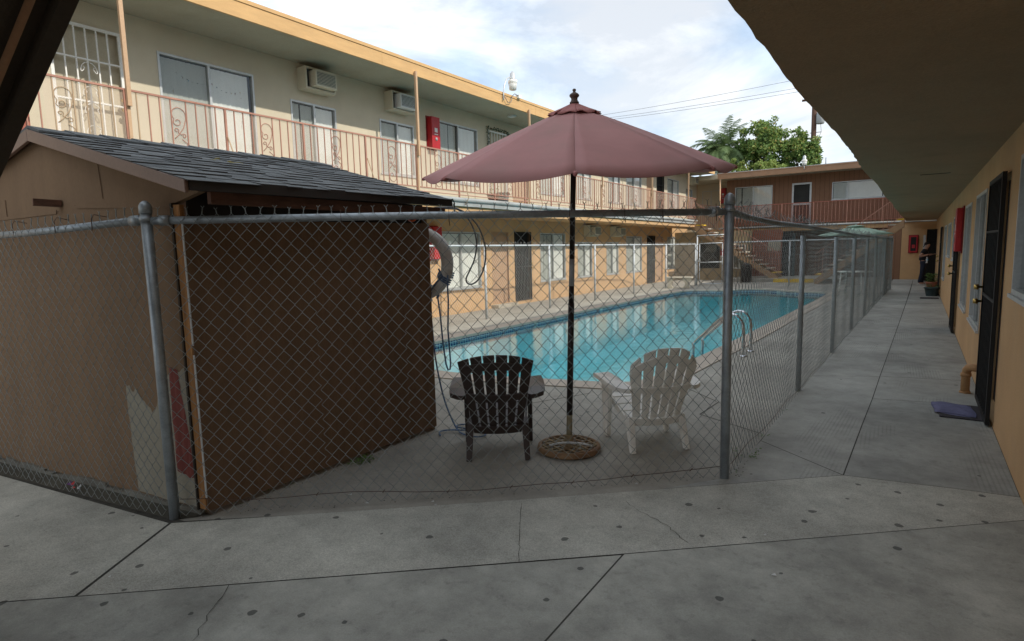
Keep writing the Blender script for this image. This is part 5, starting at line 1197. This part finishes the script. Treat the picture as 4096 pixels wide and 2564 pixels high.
rope_pts = [(-3.60, 3.93, 1.25), (-3.595, 3.905, 1.15), (-3.585, 3.905, .98), (-3.565, 3.915, .638), (-3.50, 3.93, .29), (-3.40, 3.93, .08), (-3.32, 3.91, .012), (-3.24, 3.86, .012), (-3.12, 3.84, .012), (-3.04, 3.87, .012), (-3.04, 3.94, .012), (-3.12, 4.0, .012), (-3.24, 4.0, .012), (-3.34, 3.98, .014), (-3.42, 4.0, .012), (-3.42, 4.06, .012), (-3.34, 4.1, .012), (-3.22, 4.08, .012), (-3.16, 4.0, .022), (-3.24, 3.93, .022), (-3.36, 3.88, .02), (-3.43, 3.85, .012), (-3.44, 3.79, .012), (-3.37, 3.72, .012)]
def catmull(p, k=6):
    p = [Vector(x) for x in p]; o_ = []
    for i in range(len(p) - 1):
        a, b, c, d = p[max(i - 1, 0)], p[i], p[i + 1], p[min(i + 2, len(p) - 1)]
        for j in range(k): t = j / k; o_.append(.5 * ((2 * b) + (c - a) * t + (2 * a - 5 * b + 4 * c - d) * t * t + (3 * b - a - 3 * c + d) * t ** 3))
    return o_ + [p[-1]]
mb.tube(catmull(rope_pts), .0075, 6); mb.build('rope_line', 'rope', rpz)
hs = thing('hose_loop', 'grey plastic hose looped over the shed eave beside the life ring', 'hose', (-3.25, 4.1, 1.9))
MB().tube(catmull([(-3.62, 3.9, 1.985), (-3.50, 3.97, 1.992), (-3.416, 4.026, 1.985), (-3.371, 4.06, 1.98), (-3.329, 4.091, 1.945), (-3.294, 4.117, 1.892), (-3.265, 4.139, 1.823), (-3.246, 4.153, 1.739), (-3.242, 4.156, 1.648), (-3.26, 4.142, 1.534), (-3.293, 4.117, 1.443), (-3.323, 4.095, 1.367), (-3.315, 4.101, 1.325), (-3.284, 4.124, 1.314), (-3.24, 4.157, 1.349), (-3.201, 4.187, 1.433), (-3.18, 4.202, 1.539), (-3.181, 4.202, 1.646), (-3.2, 4.188, 1.746), (-3.228, 4.166, 1.83), (-3.264, 4.14, 1.887), (-3.299, 4.113, 1.937), (-3.36, 4.08, 1.975), (-3.42, 4.05, 2.0), (-3.55, 3.96, 2.0)]), .007, 8).build('hose', 'hose_grey', hs)
MB().tube([(-3.352, 3.93, 2.05), (-3.34, 3.965, 2.06), (-3.335, 3.98, 2.03), (-3.335, 3.98, 1.9)], .006, 5).build('hook', 'black_metal', hs)
og = thing('orange_ring', 'small bright orange plastic ring hanging just below the shed eave', 'ring', (-3.52, 3.6, 1.87))
MB().tube([(-3.50 + .035 * math.cos(a * PI / 10) * .7, 3.62 + .035 * math.cos(a * PI / 10) * .7, 1.905 + .035 * math.sin(a * PI / 10)) for a in range(20)], .008, 6, closed=True).build('ring', 'orange', og)
MB().box(-3.475, -3.46, 3.34, 3.38, 1.86, 1.95).build('bracket', 'galv', og)

# ================================================================== POOL LADDER, BENCH, BIN, FAR UMBRELLA
ldr = thing('pool_ladder', 'chrome pool ladder with two curved grab rails on the right pool edge', 'ladder', (-2.1, 9.0, 0))
for dy in (0, .47):
    MB().tube(catmull([(-2.02, 8.80 + dy, 0), (-2.02, 8.80 + dy, .3), (-2.04, 8.81 + dy, .47), (-2.12, 8.81 + dy, .58), (-2.24, 8.81 + dy, .60), (-2.38, 8.81 + dy, .50), (-2.62, 8.81 + dy, .26), (-2.72, 8.81 + dy, .15), (-2.75, 8.81 + dy, .02), (-2.75, 8.81 + dy, -.9)]), .022, 12).build('grab_rail', 'steel', ldr)
    MB().lathe([(.06, 0), (.06, .008), (.03, .02)], (-2.02, 8.80 + dy, 0), 16).build('escutcheon', 'steel', ldr)
for z in (-.3, -.6): MB().box(-2.80, -2.72, 8.83, 9.26, z, z + .02).build('step', 'paint_white', ldr)

bn = thing('garden_bench', 'cream cast stone bench with scrolled legs beyond the far corner of the pool', 'bench', (-7.68, 22.7, 0), .12)
mb = MB(); mb.box(-.52, .52, -.17, .17, .385, .44); mb.build('seat', 'bench_stone', bn, world=False, bevel=.012)
for sx in (-1, 1):
    mb = MB(); pr = [(-.15, 0), (.15, 0), (.15, .05), (.10, .08), (.075, .15), (.09, .22), (.14, .30), (.15, .384), (-.15, .384), (-.14, .30), (-.09, .22), (-.075, .15), (-.10, .08), (-.15, .05)]
    mb.prism([(sx * .32 - .05, y, z) for y, z in pr], (.10, 0, 0))
    mb.prism([(sx * .32 + x, -.152, z) for x, z in [(-.13, 0), (.13, 0), (.11, .06), (.06, .12), (.06, .2), (.12, .28), (.15, .384), (-.15, .384), (-.12, .28), (-.06, .2), (-.06, .12), (-.11, .06)]], (0, .06, 0))
    mb.build('leg', 'bench_stone', bn, world=False, bevel=.008)

bi = thing('trash_bin', 'black plastic trash barrel with a patterned side standing by the yellow edged landing', 'trash bin', (-6.12, 26.9, 0))
MB().lathe([(.18, 0), (.2, .02), (.22, .6), (.225, .62), (.235, .68), (.215, .70)], (-6.12, 26.9, 0), 20).build('barrel', 'bin_black', bi)
mb = MB()
for k in range(10):
    for s_ in (1, -1): mb.tube([(-6.12 + .222 * math.cos(2 * PI * k / 10 + s_ * t * .7), 26.9 + .222 * math.sin(2 * PI * k / 10 + s_ * t * .7), .1 + .45 * t) for t in [j / 6 for j in range(7)]], .006, 4)
mb.build('lattice', 'bin_black', bi)
MB().lathe([(.24, .70), (.2, .78), (.08, .83), (0, .84)], (-6.12, 26.9, 0), 20).build('lid', 'bin_black', bi)

ug = thing('patio_umbrella', 'pale green patio umbrella at the far end of the pool', 'umbrella', (-1.75, 21.3, 0))
mb = MB(); ap = Vector((-1.62, 21.3, 2.13)); Rg = 1.05; vs = []; fs = []
for k in range(6):
    for i in range(5):
        for j in range(6):
            s = i / 4; t = j / 5; a0, a1 = k * PI / 3 + .25, (k + 1) * PI / 3 + .25
            vs.append((ap.x + Rg * s * (math.cos(a0) * (1 - t) + math.cos(a1) * t), ap.y + Rg * s * (math.sin(a0) * (1 - t) + math.sin(a1) * t), ap.z - .27 * s - .03 * 4 * t * (1 - t) * s))
    b = k * 30
    for i in range(4):
        for j in range(5): q = b + i * 6 + j; fs.append((q, q + 1, q + 7, q + 6))
mb.add(vs, fs, True); o = mb.build('canopy', 'umb_green', ug); sm = o.modifiers.new('solid', 'SOLIDIFY'); sm.thickness = .004
MB().lathe([(.28, .0), (.2, .03), (.02, .05), (.02, .07)], (ap.x, ap.y, ap.z - .03), 12).build('vent_flap', 'umb_green', ug)
MB().tube([(-1.62, 21.3, .1), (-1.62, 21.3, 2.12)], .02, 8).build('pole', 'alu', ug)
tb = thing('patio_table', 'round pale patio table under the green umbrella behind the long fence', 'table', (-1.62, 21.3, 0))
MB().lathe([(.03, .69), (.5, .69), (.51, .7), (.5, .715), (.03, .715)], (-1.62, 21.3, 0), 28, cap=False).build('table_top', 'plastic_white', tb)
for k in range(4):
    a = k * PI / 2 + .6; MB().tube([(-1.62 + .4 * math.cos(a), 21.3 + .4 * math.sin(a), .69), (-1.62 + .45 * math.cos(a), 21.3 + .45 * math.sin(a), 0)], .02, 6).build('leg', 'plastic_white', tb)

# ================================================================== WALKWAY THINGS
dm = thing('door_mat', 'dark flat door mat in front of the nearest black security door', 'door mat', (.42, 6.75, .004))
MB().box(.235, .57, 6.47, 7.02, .006, .016).build('mat', 'mat_dark', dm, bevel=.003)
tw = thing('towel', 'folded blue grey towel lying on the nearest door mat', 'towel', (.38, 6.8, .02))
random.seed(5); mb = MB(); nx, ny = 14, 10; vs = []; fs = []
for lay in range(2):
    b = len(vs)
    for i in range(nx):
        for j in range(ny):
            u, v = i / (nx - 1), j / (ny - 1); x = .20 + .30 * u + .012 * math.sin(v * 5 + lay) - .01 * lay; yv = 6.58 + .42 * v + .03 * math.sin(u * 4 + lay * 2) - .03 * u; e = min(u, 1 - u, v, 1 - v); z = .022 + (.013 * (1 - lay) * min(1, e * 9)) + .004 * math.sin(u * 9 + v * 6) * min(1, e * 8)
            vs.append((x, yv, max(z, .018) if lay == 0 else .017))
    for i in range(nx - 1):
        for j in range(ny - 1): q = b + i * ny + j; fs.append((q, q + 1, q + ny + 1, q + ny))
mb.add(vs, fs, True); mb.build('cloth', 'towel', tw)
m2 = thing('door_mat', 'thin dark mat further along the walkway in front of the plant pots', 'door mat', (.4, 20.1, .004))
MB().box(.12, .55, 19.9, 20.3, .006, .018).build('mat', 'mat_dark', m2)
def leafy(mb, c, r, h, n, sz, up=.4):
    for _ in range(n):
        a = rnd(0, 2 * PI); q = r * math.sqrt(random.random()); p = Vector(c) + Vector((q * math.cos(a), q * math.sin(a), rnd(0, h))); d = Vector((math.cos(a + rnd(-.8, .8)), math.sin(a + rnd(-.8, .8)), rnd(-.2, 1) * up)) * sz * rnd(.6, 1.3); s_ = Vector((-d.y, d.x, rnd(-.3, .3) * sz)).normalized() * sz * .28
        mb.add([p, p + d * .5 + s_, p + d, p + d * .5 - s_], [(0, 1, 2, 3)])
def pot(x, y, r, h, m, label, lm, n=90, sz=.07, lh=.25):
    t = thing('potted_plant', label, 'potted plant', (x, y, 0)); MB().lathe([(r * .72, .004), (r * .95, h * .86), (r * 1.05, h * .86), (r * 1.07, h), (r * .93, h), (r * .9, h * .9)], (x, y, 0), 24, cap=False).build('pot', m, t)
    MB().lathe([(0, h * .88), (r * .92, h * .88)], (x, y, 0), 20, cap=False).build('soil', 'soil', t)
    mb = MB(); leafy(mb, (x, y, h * .9), r * .8, lh, n, sz); 
    for k in range(8): a = rnd(0, 6.3); mb.tube([(x + .03 * math.cos(a), y + .03 * math.sin(a), h * .85), (x + r * .7 * math.cos(a), y + r * .7 * math.sin(a), h + lh * .8)], .004, 3)
    mb.build('foliage', lm, t)
pot(.40, 21.0, .19, .26, 'pot_teal', 'wide dark teal pot of low red tinged plants against the walkway wall', 'leaf', 60, .06, .10)
pot(.42, 22.4, .16, .34, 'terracotta', 'pink terracotta pot with a bushy green plant behind the teal pot', 'leaf', 170, .10, .28)

# ================================================================== PERSON
pr_ = thing('person', 'person in black t-shirt and dark jeans at the walkway end by the black gate', 'person', (.20, 26.2, 0), 0)
def skin(name, verts, edges, radii, m, parent, root=0, sub=1):
    me = bpy.data.meshes.new(name); me.from_pydata(verts, edges, []); o = bpy.data.objects.new(name, me); C.objects.link(o); o.parent = parent
    me.materials.append(MATS[m]); s_ = o.modifiers.new('skin', 'SKIN'); s_.use_smooth_shade = True
    lay = me.skin_vertices[0] if len(me.skin_vertices) else None
    if lay is None:
        bm = bmesh.new(); bm.from_mesh(me); bm.verts.layers.skin.verify(); bm.to_mesh(me); bm.free(); lay = me.skin_vertices[0]
    for i, r in enumerate(radii): lay.data[i].radius = (r, r) if not isinstance(r, tuple) else r; lay.data[i].use_root = (i == root)
    u = o.modifiers.new('sub', 'SUBSURF'); u.levels = sub; u.render_levels = sub + 1; return o
# faces +x (towards the gate); x forward, y left
V_ = [(0, 0, .84), (.0, 0, .98), (.02, 0, 1.12), (.03, 0, 1.24), (.05, 0, 1.31), (.08, 0, 1.36), (.10, 0, 1.44), (.10, 0, 1.52),
      (.0, .09, .80), (.03, .10, .45), (-.02, .10, .09), (.0, -.09, .80), (-.03, -.10, .45), (-.10, -.10, .09), (.10, .11, .04), (.04, -.11, .04),
      (.02, -.17, 1.25), (-.14, -.22, 1.04), (.08, -.20, 1.10), (.14, -.19, 1.12), (.02, .17, 1.25), (.02, .22, 1.02), (.20, .14, 1.10), (.26, .12, 1.12)]
E_s = [(0, 1), (1, 2), (2, 3), (3, 4), (4, 5), (5, 6), (6, 7), (0, 8), (8, 9), (9, 10), (0, 11), (11, 12), (12, 13), (10, 14), (13, 15), (3, 16), (16, 17), (17, 18), (18, 19), (3, 20), (20, 21), (21, 22), (22, 23)]
R_s = [.10, .09, .10, .10, .055, .05, .085, .07, .09, .06, .042, .09, .06, .042, .035, .035, .055, .04, .03, .028, .055, .04, .03, .028]
skin('body', V_, E_s, R_s, 'skin', pr_)
skin('t_shirt', [(0, 0, .86), (0, 0, .98), (.02, 0, 1.12), (.03, 0, 1.25), (.02, -.17, 1.26), (-.07, -.20, 1.15), (.02, .17, 1.26), (.02, .21, 1.12), (.05, 0, 1.30)], [(0, 1), (1, 2), (2, 3), (3, 4), (4, 5), (3, 6), (6, 7), (3, 8)], [.165, .155, .16, .15, .07, .058, .07, .058, .07], 'shirt_black', pr_)
skin('jeans', [(0, 0, .92), (0, 0, .84), (0, .09, .78), (.03, .10, .45), (-.02, .10, .07), (0, -.09, .78), (-.03, -.10, .45), (-.10, -.10, .07)], [(0, 1), (1, 2), (2, 3), (3, 4), (1, 5), (5, 6), (6, 7)], [.14, .145, .1, .072, .06, .1, .072, .06], 'jeans', pr_)
skin('hair', [(.05, 0, 1.40), (.07, 0, 1.50), (.09, 0, 1.56), (.0, 0, 1.42)], [(0, 1), (1, 2), (0, 3)], [.075, .095, .06, .04], 'hair', pr_)
for y, x in ((.10, -.02), (-.10, -.10)):
    mb = MB(); mb.lathe([(.045, .0), (.05, .02), (.045, .05), (.03, .075)], (x, y, .004), 12); mb.prism([(x + .0, y - .042, .004), (x + .17, y - .035, .004), (x + .17, y + .035, .004), (x, y + .042, .004)], (0, 0, .045)); mb.build('shoe', 'shoe', pr_, world=False, bevel=.012)
def hand(c, d, up):
    mb = MB(); c, d, up = Vector(c), Vector(d).normalized(), Vector(up).normalized(); s_ = d.cross(up)
    mb.tube([c, c + d * .04, c + d * .085], [.022, .034, .032], 8, flat=.5)
    for k, L_ in enumerate((.058, .07, .066, .052)):
        o_ = s_ * (.024 - .016 * k); mb.tube([c + d * .08 + o_, c + d * (.08 + L_ * .5) + o_ - up * .006, c + d * (.08 + L_ * .8) + o_ - up * .03], [.009, .008, .006], 6)
    mb.tube([c + d * .03 + s_ * .03, c + d * .06 + s_ * .055, c + d * .09 + s_ * .055 - up * .01], [.011, .010, .007], 6); return mb
hand((.14, -.19, 1.12), (1, .2, .1), (0, 0, 1)).build('hand', 'skin', pr_, world=False); hand((.26, .12, 1.12), (1, -.2, .1), (0, 0, 1)).build('hand', 'skin', pr_, world=False)
ct = thing('cloth', 'white cloth with a blue stripe tucked at the waist of the person', 'cloth', (.30, 26.03, .85))
mb = MB()
vs = [(.27 + .05 * i / 3 + .012 * math.sin(j * 2 + i), 26.03 - .01 * math.sin(i * 2 + j), 1.03 - .22 * j / 5) for j in range(6) for i in range(4)]
fs = [(j * 4 + i, j * 4 + i + 1, j * 4 + i + 5, j * 4 + i + 4) for j in range(5) for i in range(3)]
mb.add(vs, fs, True); o = mb.build('rag', 'cloth_white', ct); s_ = o.modifiers.new('solid', 'SOLIDIFY'); s_.thickness = .008
MB().box(.305, .33, 26.005, 26.012, .90, .96).build('stripe', 'cloth_blue', ct)

# ================================================================== LITTER, WEEDS
lt = thing('snack_wrapper', 'crumpled purple and white snack wrapper lying under the left fence', 'litter', (-4.85, 1.5, 0))
random.seed(21)
for m_, cx, n_ in (('litter_purple', -4.88, 7), ('paint_white', -4.82, 5), ('litter_red', -4.84, 2)):
    mb = MB()
    for k in range(n_): p = Vector((cx + rnd(-.04, .04), 1.49 + rnd(-.02, .02), .01 + rnd(0, .025))); mb.add([p, p + Vector((rnd(.02, .05), rnd(-.02, .02), rnd(-.01, .02))), p + Vector((rnd(-.01, .03), rnd(0, .03), rnd(0, .03)))], [(0, 1, 2)])
    mb.build('wrapper_piece', m_, lt)
mb = MB()
spots = [(-3.6 + .0 * i, 2.0 + i * .2) for i in range(9)] + [(-3.5, 2.95), (-3.48, 2.9), (-3.52, 3.0)] * 3 + [(-.96, 4.5 + .03 * i) for i in range(8)] + [(-.98 + .01 * math.sin(i), 4.2 + i * .9) for i in range(20)] + [(-1.05, 4.55), (-1.1, 4.6)] * 2
for x, y in spots:
    big = (x, y) in ((-3.5, 2.95), (-3.48, 2.9), (-3.52, 3.0))
    leafy(mb, (x + rnd(-.02, .02), y + rnd(-.05, .05), .0), .03 if not big else .05, .012, 7 if not big else 9, .018 if not big else .03, .7)
tag(mb.build('weeds', 'leaf'), 'small green weeds growing along the fence and shed foot', 'weeds', kind='stuff')
# dark grit along the fence foot and scattered crumbs
mb = MB()
for _ in range(260):
    t = random.random(); L1 = random.random()
    if L1 < .45: x, y = -3.73 + 2.7 * t + rnd(-.05, .02), 1.65 + 2.38 * t + rnd(-.02, .05)
    elif L1 < .75: x, y = -3.53 + rnd(-.02, .05), 1.9 + 2 * t
    else: x, y = -.98 + rnd(-.04, .04), 4.1 + 9 * t * t
    r_ = rnd(.002, .006); a = rnd(0, 3); mb.add([(x - r_, y - r_ * .5, .006), (x + r_, y - r_ * math.sin(a), .006), (x + r_ * .5, y + r_, .006), (x, y, .006 + r_ * .4)], [(0, 1, 3), (1, 2, 3), (2, 0, 3)])
tag(mb.build('grit', 'soil'), 'dark grit and crumbs scattered along the foot of the fence', 'grit', kind='stuff')
mb = MB()
for x, y in [(-2.5, 2.66), (-2.45, 2.63), (-1.9, 3.35), (-2.85, 2.42), (-3.05, 2.45), (-1.5, 3.6), (-.62, 3.3), (-.5, 2.9), (-3.55, .55), (-3.3, 1.12)]:
    r_ = rnd(.006, .014); mb.add([(x - r_, y, .008), (x, y - r_ * .6, .012), (x + r_, y + r_ * .3, .009), (x + r_ * .2, y + r_, .016)], [(0, 1, 2, 3)])
tag(mb.build('paper_scraps', 'paint_white'), 'tiny white paper scraps on the concrete by the front fence', 'litter', kind='stuff')

# ================================================================== TREES, POLE, WIRES
random.seed(17)
def tree(label, base, crown, trunk_r, m, n, sz, lm2=None, group=None):
    """crown: list of (x,y,z,r) leaf clump spheres"""
    t = thing('leafy_tree', label, 'tree', base, group=group)
    top = Vector((sum(c[0] for c in crown) / len(crown), sum(c[1] for c in crown) / len(crown), min(c[2] for c in crown)))
    mb = MB(); b = Vector(base); fk = b.lerp(top, .7); mb.tube([b, b.lerp(fk, .5) + Vector((.1, 0, 0)), fk], [trunk_r, trunk_r * .8, trunk_r * .6], 8)
    for x, y, z, r in crown: c = Vector((x, y, z)); mb.tube([fk, fk.lerp(c, .5) + Vector((rnd(-.2, .2), 0, rnd(0, .2))), c], [trunk_r * .4, trunk_r * .22, trunk_r * .08], 5)
    mb.build('trunk', 'bark', t); mb = MB()
    tot = sum(c[3] ** 2 for c in crown)
    for x, y, z, r in crown:
        k = int(n * r * r / tot); sub = [(Vector((rnd(-1, 1), rnd(-1, 1), rnd(-1, 1))).normalized() * r * rnd(.55, 1.0), r * rnd(.16, .34)) for _ in range(26)]
        for _ in range(k):
            c_, cr_ = random.choice(sub); v = Vector((random.gauss(0, 1), random.gauss(0, 1), random.gauss(0, 1))).normalized() * cr_ * random.random() ** .4
            p = Vector((x, y, z)) + c_ + v; d = Vector((rnd(-1, 1), rnd(-1, 1), rnd(-.9, .5))).normalized() * sz * rnd(.6, 1.3); s_ = d.cross(Vector((rnd(-1, 1), rnd(-1, 1), rnd(-1, 1)))).normalized() * sz * .3
            mb.cur = random.choices((0, 1, 2), (6, 5 if c_.z > 0 else 2, 1 if c_.z > 0 else 0))[0]  # upper clumps get more pale leaves, sunlight on the crown put into colour
            mb.add([p, p + d * .5 + s_, p + d, p + d * .5 - s_], [(0, 1, 2, 3)])
    mb.build('crown', [m, 'leaf_light', 'leaf_gold'], t); return t
tree('tallest rounded green tree rising behind the brown far roof', (-8.4, 42, 0), [(-8.5, 42, 8.9, .95), (-9.2, 42, 8.2, .75), (-7.7, 42, 8.3, .8), (-8.5, 41.6, 7.5, 1.25), (-9.6, 42, 7.2, .8), (-8.9, 42, 9.2, .6), (-7.6, 41.8, 7.3, .9), (-9.5, 42, 8.0, .7), (-10.3, 42.3, 7.5, .7), (-10.1, 42, 8.3, .45), (-9.9, 42, 9.1, .3), (-8.4, 41.5, 8.3, .9)], .22, 'leaf', 16000, .18)
tree('green tree beside the utility pole, right of the tallest one', (-6.3, 42.5, 0), [(-6.6, 42.3, 8.35, .62), (-6.0, 42.3, 7.9, .68), (-7.0, 42.3, 7.7, .7), (-5.75, 42.3, 7.3, .5), (-6.5, 42.2, 7.0, 1.0), (-5.8, 42, 6.7, .6), (-6.7, 42, 7.6, .8), (-6.1, 42, 7.4, .7)], .18, 'leaf', 11000, .17)
tree('low pale green tree just above the far roof edge below the tall tree', (-9.9, 40.5, 0), [(-10.0, 40.5, 6.5, .7), (-8.2, 40.5, 6.35, .7), (-9.1, 40.5, 6.1, .7), (-7.3, 40.5, 6.1, .6)], .14, 'leaf_light', 6000, .15)
pm = thing('palm_tree', 'feathery palm tree behind the far roof, left of the leafy trees', 'palm tree', (-11.4, 42, 0))
pc = Vector((-11.35, 42, 8.0)); MB().tube([(-11.5, 42, 0), (-11.45, 42, 4), (-11.35, 42, 8.0)], [.22, .17, .15], 10).build('trunk', 'bark', pm)
for k in range(54):
    a = k * 2.4; el = rnd(.15, 1.35) if k % 3 else rnd(-.2, .4); Lf = rnd(2.0, 2.7); d0 = Vector((math.cos(a) * math.cos(el), math.sin(a) * math.cos(el), math.sin(el))); mb = MB(); p = pc.copy(); pts = [p.copy()]; d = d0.copy()
    for i in range(14): p = p + d * Lf / 14; d = (d + Vector((0, 0, -.115 - .03 * (1 - abs(d0.z))))).normalized(); pts.append(p.copy())
    mb.tube(pts, [.025 * (1 - i / 16) for i in range(15)], 4)
    for i in range(2, 15):
        for sgn in (-1, 1):
            for h_ in (0, .33, .66):
                q_ = pts[i - 1].lerp(pts[i], h_); dr = (pts[i] - pts[i - 1]).normalized(); sd_ = dr.cross(Vector((0, 0, 1))).normalized() * sgn; ll = .62 * math.sin(PI * (i / 15) ** .7) + .12
                tip = q_ + (sd_ * .8 + dr * .6 + Vector((0, 0, -.45 + rnd(-.2, .2)))).normalized() * ll; w_ = dr * .022; mid = q_.lerp(tip, .5) + Vector((0, 0, .03)); mb.add([q_ - w_, q_ + w_, mid + w_, tip, mid - w_], [(0, 1, 2, 3, 4)])
    mb.build('frond', 'leaf_palm', pm)
up = thing('utility_pole', 'brown wooden utility pole with a grey transformer behind the trees', 'utility pole', (-5.8, 42, 0))
MB().tube([(-5.8, 42.6, 0), (-5.79, 42.6, 11.6)], .15, 10).build('pole', 'pole_wood', up)
MB().lathe([(.2, 9.1), (.24, 9.15), (.24, 9.7), (.2, 9.8), (.08, 9.84)], (-5.42, 42.5, 0), 16).build('transformer', 'transformer', up)
mb = MB()
for z in (8.6, 8.3, 8.0): mb.tube([(-6.0, 42.5, z), (-5.35, 42.5, z)], .02, 5)
mb.tube([(-5.4, 42.5, 9.1), (-5.35, 42.5, 8.6), (-5.6, 42.5, 8.0)], .012, 4); mb.box(-6.5, -5.0, 42.4, 42.5, 10.6, 10.72); mb.build('crossarms', 'pole_wood', up)
for i, (a, b, lb_) in enumerate([((-21.42, 44, 12.44), (-5.6, 42.6, 12.1), 'upper'), ((-20.5, 44, 12.14), (-5.6, 42.6, 11.55), 'middle'), ((-20.5, 44, 11.98), (-5.6, 42.6, 11.3), 'lowest')]):
    a, b = Vector(a), Vector(b); a2 = a + (a - b) * .6
    MBw = MB(); MBw.tube([a2.lerp(b, t / 12) + Vector((0, 0, -.25 * math.sin(PI * t / 12))) for t in range(13)], .011, 4); tag(MBw.build('power_line', 'wire_black'), '%s of the thin power lines crossing the sky to the utility pole' % lb_, 'power line', 'power lines in the sky')
